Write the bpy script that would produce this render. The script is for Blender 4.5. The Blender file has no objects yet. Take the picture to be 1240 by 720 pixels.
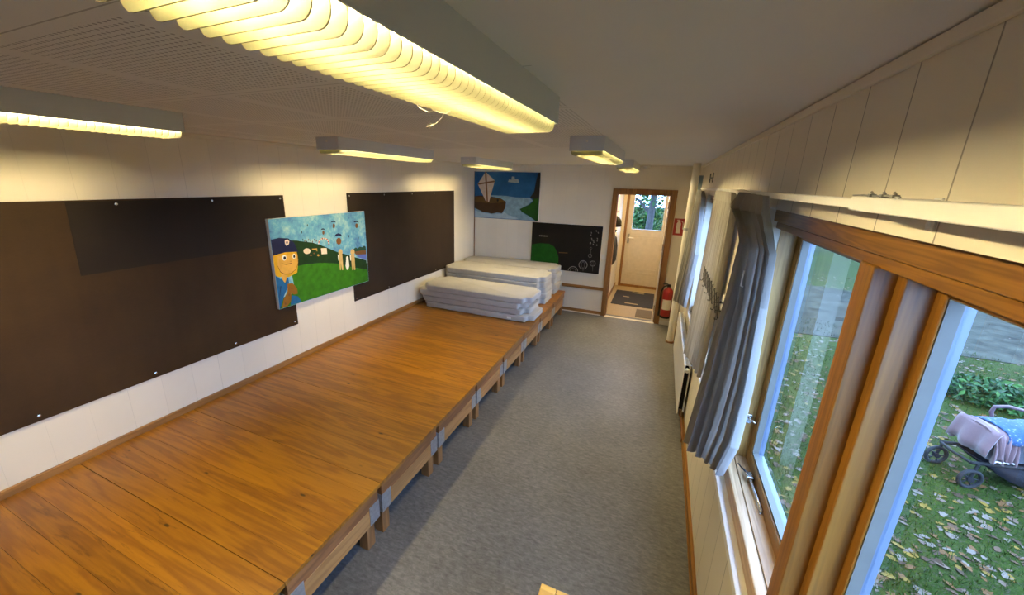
import bpy, bmesh, math, random
from mathutils import Vector, Matrix
random.seed(7)
SC = bpy.context.scene
COL = SC.collection
PI = math.pi
W, L, H = 3.565, 6.385, 2.416          # room: width, depth beyond the camera, height
YB = -2.2                              # wall behind the camera

# ------------------------------------------------------------ materials
def nt(name):
    m = bpy.data.materials.new(name); m.use_nodes = True
    t = m.node_tree; t.nodes.clear()
    o = t.nodes.new('ShaderNodeOutputMaterial'); b = t.nodes.new('ShaderNodeBsdfPrincipled')
    t.links.new(b.outputs[0], o.inputs[0])
    return m, t, b
def N(t, kind, **k):
    n = t.nodes.new('ShaderNode' + kind)
    for a, v in k.items():
        if a.startswith('i_'):
            key = a[2:]
            n.inputs[int(key) if key.isdigit() else key.replace('_', ' ')].default_value = v
        else: setattr(n, a, v)
    return n
def math_(t, op, a, b=None, c=None):
    n = N(t, 'Math', operation=op)
    for i, v in enumerate((a, b, c)):
        if v is None: continue
        if isinstance(v, (int, float)): n.inputs[i].default_value = v
        else: t.links.new(v, n.inputs[i])
    return n.outputs[0]
def mixc(t, fac, a, b, mode='MIX'):
    n = N(t, 'Mix', data_type='RGBA', blend_type=mode)
    for idx, v in ((0, fac), (6, a), (7, b)):
        if isinstance(v, (int, float)): n.inputs[idx].default_value = v
        elif isinstance(v, tuple): n.inputs[idx].default_value = (*v, 1) if len(v) == 3 else v
        else: t.links.new(v, n.inputs[idx])
    return n.outputs[2]
def ramp(t, fac, stops):
    n = N(t, 'ValToRGB'); e = n.color_ramp.elements
    while len(e) < len(stops): e.new(.5)
    for el, (p, c) in zip(e, stops): el.position = p; el.color = (*c, 1) if len(c) == 3 else (c[0],) * 3 + (1,)
    t.links.new(fac, n.inputs[0]); return n.outputs[0]
def coords(t, scale=(1, 1, 1), rnd=False, loc=(0, 0, 0)):
    tc = N(t, 'TexCoord'); mp = N(t, 'Mapping')
    mp.inputs['Scale'].default_value = scale; mp.inputs['Location'].default_value = loc
    if rnd:
        oi = N(t, 'ObjectInfo'); v = N(t, 'VectorMath', operation='MULTIPLY_ADD')
        t.links.new(oi.outputs['Random'], v.inputs[0]); v.inputs[1].default_value = (17, 31, 11)
        t.links.new(tc.outputs['Object'], v.inputs[2]); t.links.new(v.outputs[0], mp.inputs[0])
    else: t.links.new(tc.outputs['Object'], mp.inputs[0])
    return mp.outputs[0]
def noise(t, vec, scale, detail=3, rough=.55, dist=0.):
    n = N(t, 'TexNoise'); n.inputs['Scale'].default_value = scale; n.inputs['Detail'].default_value = detail
    n.inputs['Roughness'].default_value = rough; n.inputs['Distortion'].default_value = dist
    t.links.new(vec, n.inputs['Vector']); return n.outputs['Fac']
def bump(t, b, h, strength=.2, dist=.01):
    n = N(t, 'Bump'); n.inputs['Strength'].default_value = strength; n.inputs['Distance'].default_value = dist
    t.links.new(h, n.inputs['Height']); t.links.new(n.outputs[0], b.inputs['Normal'])
def plain(name, c, rough=.6, metal=0., var=.06, nscale=14, spec=.5, bmp=.03):
    m, t, b = nt(name); v = coords(t)
    f = noise(t, v, nscale, 4)
    lo = tuple(x * (1 - var) for x in c); hi = tuple(min(1, x * (1 + var)) for x in c)
    t.links.new(ramp(t, f, [(.3, lo), (.7, hi)]), b.inputs['Base Color'])
    b.inputs['Roughness'].default_value = rough; b.inputs['Metallic'].default_value = metal
    b.inputs['Specular IOR Level'].default_value = spec
    if bmp: bump(t, b, f, bmp, .004)
    return m
def emit(name, c, s):
    m, t, b = nt(name)
    b.inputs['Base Color'].default_value = (*c, 1); b.inputs['Emission Color'].default_value = (*c, 1)
    b.inputs['Emission Strength'].default_value = s; return m
def wood(name, c_lo, c_hi, c_dark, axis, rough=.4, ring=1., planks=None, knots=True, coat=0., grain=26.):
    """axis: index the fibres run along; planks=(axis index, width) gives every board its own tone."""
    m, t, b = nt(name)
    base = coords(t, rnd=True)
    sep = N(t, 'SeparateXYZ'); t.links.new(base, sep.inputs[0])
    vec = base; tone = None
    if planks:
        raw = N(t, 'SeparateXYZ'); t.links.new(coords(t), raw.inputs[0]); oi = N(t, 'ObjectInfo')
        pid = math_(t, 'FLOOR', math_(t, 'DIVIDE', raw.outputs[planks[0]], planks[1]))
        wn = N(t, 'TexWhiteNoise', noise_dimensions='1D')
        t.links.new(math_(t, 'MULTIPLY_ADD', oi.outputs['Random'], 37., pid), wn.inputs['W']); tone = wn.outputs['Value']
        cmb = N(t, 'CombineXYZ')
        for i in range(3): t.links.new(math_(t, 'MULTIPLY', tone, (9.1, 5.3, 7.7)[i]), cmb.inputs[i])
        add = N(t, 'VectorMath', operation='ADD'); t.links.new(base, add.inputs[0]); t.links.new(cmb.outputs[0], add.inputs[1]); vec = add.outputs[0]
    def stretch(along, across):
        mp = N(t, 'Mapping'); s = [across] * 3; s[axis] = along
        mp.inputs['Scale'].default_value = s; t.links.new(vec, mp.inputs[0]); return mp.outputs[0]
    fine = noise(t, stretch(2.2, grain * 3), 1., 5, .65)
    broad = noise(t, stretch(.9, grain * .42), 1., 3, .5, .3)
    rings = math_(t, 'FRACT', math_(t, 'MULTIPLY', broad, 7. * ring))
    rings = math_(t, 'POWER', math_(t, 'SINE', math_(t, 'MULTIPLY', rings, PI)), 3.)
    f = math_(t, 'ADD', math_(t, 'MULTIPLY', fine, .65), math_(t, 'MULTIPLY', broad, .4))
    c = ramp(t, f, [(.32, c_lo), (.72, c_hi)])
    c = mixc(t, math_(t, 'MULTIPLY', rings, .55), c, c_dark)
    if planks:
        fl = noise(t, stretch(3.2, grain * 1.9), 1., 4, .7, .8); gt = noise(t, stretch(1.1, 5.), 1., 2)
        flk = math_(t, 'MULTIPLY', ramp(t, fl, [(.57, (0,)), (.66, (1,))]), ramp(t, gt, [(.44, (0,)), (.56, (1,))]))
        c = mixc(t, math_(t, 'MULTIPLY', flk, .55), c, tuple(x * .55 for x in c_dark))
    if tone is not None:
        hv = N(t, 'HueSaturation'); t.links.new(c, hv.inputs['Color'])
        t.links.new(math_(t, 'MULTIPLY_ADD', tone, .26, .87), hv.inputs['Value']); c = hv.outputs[0]
    if knots:
        vo = N(t, 'TexVoronoi'); t.links.new(stretch(2.6, 7.5), vo.inputs['Vector']); vo.inputs['Scale'].default_value = 1.5 if planks else 1.
        k = ramp(t, vo.outputs['Distance'], [(.05, (1,)), (.10, (0,))])
        gate = N(t, 'TexWhiteNoise', noise_dimensions='3D'); t.links.new(vo.outputs['Position'], gate.inputs['Vector'])
        k = math_(t, 'MULTIPLY', k, math_(t, 'GREATER_THAN', gate.outputs['Value'], .62))
        c = mixc(t, k, c, tuple(x * .28 for x in c_dark))
    t.links.new(c, b.inputs['Base Color'])
    b.inputs['Roughness'].default_value = rough
    if coat: b.inputs['Coat Weight'].default_value = coat; b.inputs['Coat Roughness'].default_value = .22
    bump(t, b, fine, .12, .003)
    return m
def panel_paint(name, c, axis, width, off, gap=.0035, rough=.55, gapc=.25, dk=.22):
    m, t, b = nt(name); v = coords(t)
    sep = N(t, 'SeparateXYZ'); t.links.new(v, sep.inputs[0])
    q = math_(t, 'DIVIDE', math_(t, 'SUBTRACT', sep.outputs[axis], off), width)
    d = math_(t, 'ABSOLUTE', math_(t, 'SUBTRACT', math_(t, 'FRACT', math_(t, 'ADD', q, .5)), .5))
    d = math_(t, 'MULTIPLY', d, width)
    wn = N(t, 'TexWhiteNoise', noise_dimensions='1D'); t.links.new(math_(t, 'FLOOR', math_(t, 'ADD', q, 1e-4)), wn.inputs['W'])
    g = ramp(t, math_(t, 'DIVIDE', d, gap), [(.3, (1,)), (.6, (0,))])
    mot = noise(t, v, 3.5, 4)
    col = ramp(t, mot, [(.3, tuple(x * .955 for x in c)), (.7, c)])
    hv = N(t, 'HueSaturation'); t.links.new(col, hv.inputs['Color']); t.links.new(math_(t, 'MULTIPLY_ADD', wn.outputs['Value'], .035, .98), hv.inputs['Value'])
    # only some of the board joints are open enough to read as dark lines
    t.links.new(mixc(t, math_(t, 'MULTIPLY', g, math_(t, 'MULTIPLY_ADD', wn.outputs['Value'], 1 - gapc, gapc)), hv.outputs[0], tuple(x * dk for x in c)), b.inputs['Base Color'])
    b.inputs['Roughness'].default_value = rough
    bump(t, b, math_(t, 'SUBTRACT', 1., g), .5, .002)
    return m

M = {}
M['wall_left'] = panel_paint('white_boards_left', (.74, .68, .575), 1, .1945, 1.152, .0022, gapc=.04, dk=.6)
M['wall_right'] = panel_paint('white_boards_right', (.74, .68, .57), 1, .2095, .889, .0045, gapc=.55)
M['wall_back'] = panel_paint('white_boards_back', (.74, .68, .57), 0, .2, .05, .0018, gapc=.03, dk=.7)
M['paint'] = plain('white_paint', (.76, .72, .64), .5)
M['paint_hall'] = panel_paint('hall_boards', (.8, .72, .55), 1, .2, .1, .003, gapc=.2)
M['trim_white'] = plain('white_trim', (.8, .79, .77), .3, var=.02)
M['brown_trim'] = wood('brown_trim', (.26, .125, .035), (.34, .17, .05), (.15, .065, .018), 1, .42, .7, knots=False)
M['brown_trim_x'] = wood('brown_trim_x', (.26, .125, .035), (.34, .17, .05), (.15, .065, .018), 0, .42, .7, knots=False)
M['brown_trim_z'] = wood('brown_trim_z', (.24, .11, .03), (.32, .155, .045), (.14, .06, .017), 2, .42, .7, knots=False)
M['pine_top'] = wood('lacquered_pine_boards', (.245, .092, .004), (.37, .157, .006), (.14, .045, .004), 0, .38, .8, planks=(1, .10908), coat=.12, grain=24)
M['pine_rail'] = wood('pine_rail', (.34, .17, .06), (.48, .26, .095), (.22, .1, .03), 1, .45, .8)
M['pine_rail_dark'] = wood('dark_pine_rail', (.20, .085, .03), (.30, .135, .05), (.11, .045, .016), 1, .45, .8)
M['pine_leg'] = wood('pine_leg', (.24, .115, .04), (.36, .18, .065), (.14, .06, .02), 2, .5, .8)
M['frame_pine_y'] = wood('window_pine_y', (.21, .090, .010), (.29, .132, .018), (.12, .046, .005), 1, .42, .9, knots=False, grain=60)
M['frame_pine_z'] = wood('window_pine_z', (.21, .086, .009), (.29, .125, .015), (.12, .046, .005), 2, .42, .6, knots=False, grain=60)
M['frame_grain_y'] = wood('window_casing_y', (.19, .082, .011), (.27, .125, .018), (.075, .026, .004), 1, .42, 1.5, knots=False, grain=48)
M['frame_grain_z'] = wood('window_post_z', (.27, .115, .018), (.37, .17, .03), (.13, .048, .008), 2, .45, 1.3, grain=50)
M['pine_tan_z'] = wood('pale_pine_z', (.42, .24, .065), (.55, .34, .10), (.26, .12, .025), 2, .45, .8, grain=60)
M['pine_tan_y'] = wood('pale_pine_y', (.48, .32, .17), (.62, .44, .26), (.32, .18, .08), 1, .42, .8, grain=60)
M['stool_pine'] = wood('stool_pine', (.55, .30, .06), (.72, .43, .11), (.36, .17, .03), 0, .4, .8, planks=(1, .06))
M['steel'] = plain('galvanised_steel', (.42, .43, .45), .5, .75, .15, 30)
M['chrome'] = plain('chrome', (.62, .62, .62), .25, 1., .05)
M['white_metal'] = plain('white_enamel', (.62, .63, .64), .45, 0, .02, 8)
M['white_plastic'] = plain('white_plastic', (.72, .70, .65), .4, 0, .03)
M['sash_sky_tint'] = plain('sky_tinted_sash', (.12, .15, .21), .3, 0, .02)  # white sash with the blue of the skylight mixed into its base colour
M['gasket'] = plain('grey_gasket', (.13, .135, .12), .6)
M['black_rubber'] = plain('black_rubber', (.010, .010, .010), .7, spec=.25)
M['black_metal'] = plain('black_wire', (.02, .02, .022), .4, .3)
M['dark_fabric'] = plain('dark_fabric', (.012, .012, .015), .85, spec=.15)
M['red'] = plain('red_enamel', (.33, .018, .016), .35)
M['cream_label'] = plain('cream_label', (.75, .70, .6), .5)
M['blue_grey'] = plain('blue_grey_panel', (.16, .23, .32), .35)
M['board'] = None

def fabric(name, c, stripe=0., sc=220, rough=.85, sheen=.3, trans=0.):
    m, t, b = nt(name); v = coords(t)
    f = noise(t, v, sc, 2); g = noise(t, v, 5, 3)
    k = math_(t, 'ADD', math_(t, 'MULTIPLY', f, .4), math_(t, 'MULTIPLY', g, .6))
    t.links.new(ramp(t, k, [(.3, tuple(x * .84 for x in c)), (.7, tuple(min(1, x * 1.1) for x in c))]), b.inputs['Base Color'])
    b.inputs['Roughness'].default_value = rough; b.inputs['Sheen Weight'].default_value = sheen
    bump(t, b, f, .15, .002)
    if trans:
        o = [n for n in t.nodes if n.type == 'OUTPUT_MATERIAL'][0]
        tr = N(t, 'BsdfTranslucent'); tr.inputs[0].default_value = (*c, 1)
        mx = N(t, 'MixShader'); mx.inputs[0].default_value = trans
        t.links.new(b.outputs[0], mx.inputs[1]); t.links.new(tr.outputs[0], mx.inputs[2]); t.links.new(mx.outputs[0], o.inputs[0])
    return m
M['mattress'] = fabric('grey_mattress_cover', (.46, .44, .42), sheen=.1)
M['curtain'] = fabric('grey_curtain', (.33, .31, .285), sheen=.1, trans=.27)
M['curtain_lined'] = fabric('grey_curtain_double', (.33, .31, .285), sheen=.1, trans=.05)
M['blanket'] = fabric('pink_blanket', (.125, .07, .072), sc=90)
M['jacket'] = fabric('black_jacket', (.006, .006, .007), sheen=0.)
M['door_paint'] = plain('cream_door_paint', (.58, .52, .42), .45)

def floor_mat():
    m, t, b = nt('grey_linoleum')
    v = coords(t, (1.0, 1, 1)); st = coords(t, (5, 22, 5))
    a = noise(t, st, 3.2, 6, .7, .4); g = noise(t, v, 2.2, 4); s = noise(t, coords(t, (1, 1.8, 1)), 26, 5, .75, .6)
    k = math_(t, 'ADD', math_(t, 'MULTIPLY', a, .38), math_(t, 'ADD', math_(t, 'MULTIPLY', g, .17), math_(t, 'MULTIPLY', s, .45)))
    c = ramp(t, k, [(.34, (.055, .054, .053)), (.50, (.125, .123, .121)), (.66, (.215, .212, .208))])
    sep = N(t, 'SeparateXYZ'); t.links.new(v, sep.inputs[0])
    d = math_(t, 'ABSOLUTE', math_(t, 'SUBTRACT', sep.outputs[1], 3.02))
    seam = ramp(t, math_(t, 'DIVIDE', d, .006), [(.2, (1,)), (.9, (0,))])
    c = mixc(t, math_(t, 'MULTIPLY', seam, .35), c, (.1, .095, .09))
    t.links.new(c, b.inputs['Base Color'])
    t.links.new(math_(t, 'MULTIPLY_ADD', a, .2, .33), b.inputs['Roughness'])
    bump(t, b, k, .05, .002)
    return m
M['floor'] = floor_mat()
M['hall_floor'] = plain('hall_linoleum', (.40, .30, .15), .45, 0, .15, 40)

def ceiling_mat():
    m, t, b = nt('white_ceiling_perforated')
    v = coords(t); sep = N(t, 'SeparateXYZ'); t.links.new(v, sep.inputs[0])
    X, Y = sep.outputs[0], sep.outputs[1]
    p = .0175
    def cen(s, off): return math_(t, 'SUBTRACT', math_(t, 'FRACT', math_(t, 'DIVIDE', math_(t, 'SUBTRACT', s, off), p)), .5)
    cx, cy = cen(X, .0), cen(Y, .437)
    r = math_(t, 'SQRT', math_(t, 'ADD', math_(t, 'MULTIPLY', cx, cx), math_(t, 'MULTIPLY', cy, cy)))
    hole = math_(t, 'LESS_THAN', r, .24)
    def inside(s, off, per, bord):
        q = math_(t, 'MULTIPLY', math_(t, 'FRACT', math_(t, 'DIVIDE', math_(t, 'SUBTRACT', s, off), per)), per)
        return math_(t, 'MULTIPLY', math_(t, 'GREATER_THAN', q, bord), math_(t, 'LESS_THAN', q, per - bord)), q
    ix, qx = inside(X, .437, .59, .035); iy, qy = inside(Y, .437, .57, .03)
    zone = math_(t, 'MULTIPLY', math_(t, 'GREATER_THAN', Y, .437), math_(t, 'LESS_THAN', Y, 3.285))
    zone = math_(t, 'MULTIPLY', zone, math_(t, 'MULTIPLY', math_(t, 'GREATER_THAN', X, .2), math_(t, 'LESS_THAN', X, 2.797)))
    h = math_(t, 'MULTIPLY', math_(t, 'MULTIPLY', hole, zone), math_(t, 'MULTIPLY', ix, iy))
    jy = math_(t, 'MULTIPLY', zone, math_(t, 'LESS_THAN', qy, .004))
    g = noise(t, v, 1.6, 3)
    c = ramp(t, g, [(.3, (.70, .69, .67)), (.7, (.74, .73, .71))])
    c = mixc(t, math_(t, 'MULTIPLY', h, .62), c, (.10, .095, .09))
    c = mixc(t, math_(t, 'MULTIPLY', jy, .5), c, (.1, .095, .09))
    t.links.new(c, b.inputs['Base Color']); b.inputs['Roughness'].default_value = .7
    return m
M['ceiling'] = ceiling_mat()

def hardboard(name, c0, c1):
    m, t, b = nt(name); v = coords(t)
    g = noise(t, v, 2.4, 4, .6); f = noise(t, coords(t, (40, 40, 260)), 1., 3); s = noise(t, coords(t, (6, 9, 1.2)), 1., 3)
    k = math_(t, 'ADD', math_(t, 'MULTIPLY', g, .55), math_(t, 'ADD', math_(t, 'MULTIPLY', f, .2), math_(t, 'MULTIPLY', s, .25)))
    t.links.new(ramp(t, k, [(.33, c0), (.68, c1)]), b.inputs['Base Color']); b.inputs['Roughness'].default_value = .6; b.inputs['Specular IOR Level'].default_value = .2
    bump(t, b, f, .08, .001); return m
M['board'] = hardboard('brown_hardboard', (.022, .010, .003), (.045, .023, .007))
M['board_dark'] = hardboard('unfaded_hardboard', (.010, .006, .0035), (.015, .008, .005))
M['board2'] = hardboard('dark_hardboard', (.017, .010, .007), (.029, .018, .011))

def glass(name, tint=(.93, .97, 1.), k=1.):
    m, t, b = nt(name); o = [n for n in t.nodes if n.type == 'OUTPUT_MATERIAL'][0]; t.nodes.remove(b)
    tr = N(t, 'BsdfTransparent'); tr.inputs[0].default_value = (*tint, 1)
    gl = N(t, 'BsdfGlossy'); gl.inputs['Roughness'].default_value = .02
    fr = N(t, 'Fresnel'); fr.inputs[0].default_value = 1.45
    mx = N(t, 'MixShader'); ge = N(t, 'NewGeometry'); t.links.new(math_(t, 'MULTIPLY', math_(t, 'MULTIPLY', fr.outputs[0], k), math_(t, 'SUBTRACT', 1., ge.outputs['Backfacing'])), mx.inputs[0])
    t.links.new(tr.outputs[0], mx.inputs[1]); t.links.new(gl.outputs[0], mx.inputs[2]); t.links.new(mx.outputs[0], o.inputs[0])
    return m
M['glass'] = glass('window_glass')

LAMP = (1.0, .79, .39)
M['tube'] = emit('fluorescent_tube', LAMP, 355.)
def louver():
    m, t, b = nt('cream_louver'); o = [n for n in t.nodes if n.type == 'OUTPUT_MATERIAL'][0]
    b.inputs['Base Color'].default_value = (.32, .315, .195, 1); b.inputs['Roughness'].default_value = .5
    tr = N(t, 'BsdfTranslucent'); tr.inputs[0].default_value = (.36, .35, .20, 1)
    mx = N(t, 'MixShader'); mx.inputs[0].default_value = .35
    t.links.new(b.outputs[0], mx.inputs[1]); t.links.new(tr.outputs[0], mx.inputs[2]); t.links.new(mx.outputs[0], o.inputs[0])
    return m
M['louver'] = louver()

# ------------------------------------------------------------ mesh helpers
class MB:
    def __init__(s): s.v = []; s.f = []; s.mi = []
    def add(s, vs, fs, mi=0):
        n = len(s.v); s.v += [tuple(p) for p in vs]; s.f += [tuple(i + n for i in f) for f in fs]; s.mi += [mi] * len(fs); return s
    def box(s, x0, x1, y0, y1, z0, z1, mi=0):
        return s.add([(x0, y0, z0), (x1, y0, z0), (x1, y1, z0), (x0, y1, z0), (x0, y0, z1), (x1, y0, z1), (x1, y1, z1), (x0, y1, z1)],
                     [(0, 3, 2, 1), (4, 5, 6, 7), (0, 1, 5, 4), (1, 2, 6, 5), (2, 3, 7, 6), (3, 0, 4, 7)], mi)
    def tube(s, pts, r, n=8, mi=0, cap=True, closed=False):
        P = [Vector(p) for p in pts]; k = len(P); rr = r if isinstance(r, (list, tuple)) else [r] * k
        vs = []; up = None
        for i, p in enumerate(P):
            a = P[(i - 1) % k] if (closed or i) else p; c = P[(i + 1) % k] if (closed or i < k - 1) else p
            d = (c - a).normalized()
            if up is None: up = Vector((0, 0, 1)) if abs(d.z) < .9 else Vector((1, 0, 0))
            u = d.cross(up).normalized(); w = u.cross(d).normalized(); up = w
            for j in range(n):
                t = 2 * PI * j / n; vs.append(p + (u * math.cos(t) + w * math.sin(t)) * rr[i])
        fs = []
        for i in range(k if closed else k - 1):
            for j in range(n):
                a, b = i * n + j, i * n + (j + 1) % n; i2 = (i + 1) % k
                fs.append((a, b, i2 * n + (j + 1) % n, i2 * n + j))
        if cap and not closed: fs += [tuple(range(n))[::-1], tuple((k - 1) * n + j for j in range(n))]
        return s.add(vs, fs, mi)
    def prism(s, poly, axis, a, b, mi=0):
        """poly: 2D outline in the two axes other than `axis`, extruded from a to b."""
        n = len(poly)
        def P(q, d): c = list(q); c.insert(axis, d); return tuple(c)
        return s.add([P(q, a) for q in poly] + [P(q, b) for q in poly],
                     [tuple(range(n))[::-1], tuple(range(n, 2 * n))] + [(i, (i + 1) % n, n + (i + 1) % n, n + i) for i in range(n)], mi)
    def lathe(s, prof, c, n=24, mi=0, axis=2):
        vs = []
        for r, z in prof:
            for j in range(n):
                t = 2 * PI * j / n; q = [r * math.cos(t), r * math.sin(t)]; q.insert(axis, z)
                vs.append((c[0] + q[0], c[1] + q[1], c[2] + q[2]))
        fs = [(i * n + j, i * n + (j + 1) % n, (i + 1) * n + (j + 1) % n, (i + 1) * n + j) for i in range(len(prof) - 1) for j in range(n)]
        fs += [tuple(range(n))[::-1], tuple((len(prof) - 1) * n + j for j in range(n))]
        return s.add(vs, fs, mi)
    def build(s, name, mats, parent=None, bevel=0., smooth=False, seg=2, origin=None, fix=True):
        me = bpy.data.meshes.new(name)
        off = Vector(origin) if origin else Vector((0, 0, 0))
        if parent is not None and origin is None: off = Vector(parent.get('_w', (0, 0, 0)))
        me.from_pydata([Vector(p) - off for p in s.v], [], s.f)
        for m in (mats if isinstance(mats, list) else [mats]): me.materials.append(M[m] if isinstance(m, str) else m)
        for p, i in zip(me.polygons, s.mi): p.material_index = i; p.use_smooth = smooth
        if fix:
            bm = bmesh.new(); bm.from_mesh(me); bmesh.ops.recalc_face_normals(bm, faces=bm.faces); bm.to_mesh(me); bm.free()
        o = bpy.data.objects.new(name, me); COL.objects.link(o)
        if parent is not None: o.parent = parent
        else: o.location = off
        o['_w'] = tuple(off)
        if bevel:
            md = o.modifiers.new('bevel', 'BEVEL'); md.width = bevel; md.segments = seg; md.limit_method = 'ANGLE'; md.angle_limit = .6
            if smooth is False:
                for p in me.polygons: p.use_smooth = True
            md2 = o.modifiers.new('wn', 'WEIGHTED_NORMAL'); md2.keep_sharp = False
        return o
def thing(name, label, cat, loc=(0, 0, 0), group=None):
    o = bpy.data.objects.new(name, None); COL.objects.link(o); o.location = loc; o.empty_display_size = .1
    o['_w'] = tuple(loc); o['label'] = label; o['category'] = cat
    if group: o['group'] = group
    return o
def tag(o, label, cat, group=None, kind=None):
    o['label'] = label; o['category'] = cat
    if group: o['group'] = group
    if kind: o['kind'] = kind
    return o
def struct(o, label=None):
    o['kind'] = 'structure'
    if label: o['label'] = label
    return o
def dup(root, loc, label):
    r = root.copy(); COL.objects.link(r); r.location = loc; r['label'] = label
    for ch in list(root.children):
        c = ch.copy(); COL.objects.link(c); c.parent = r
        for g in list(ch.children):
            d = g.copy(); COL.objects.link(d); d.parent = c
    return r
def rbox(x0, x1, y0, y1, r, n=4):
    """rounded rectangle outline"""
    out = []
    for cx, cy, a in ((x1 - r, y1 - r, 0), (x0 + r, y1 - r, 90), (x0 + r, y0 + r, 180), (x1 - r, y0 + r, 270)):
        for i in range(n + 1):
            t = math.radians(a + 90 * i / n); out.append((cx + r * math.cos(t), cy + r * math.sin(t)))
    return out

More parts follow.
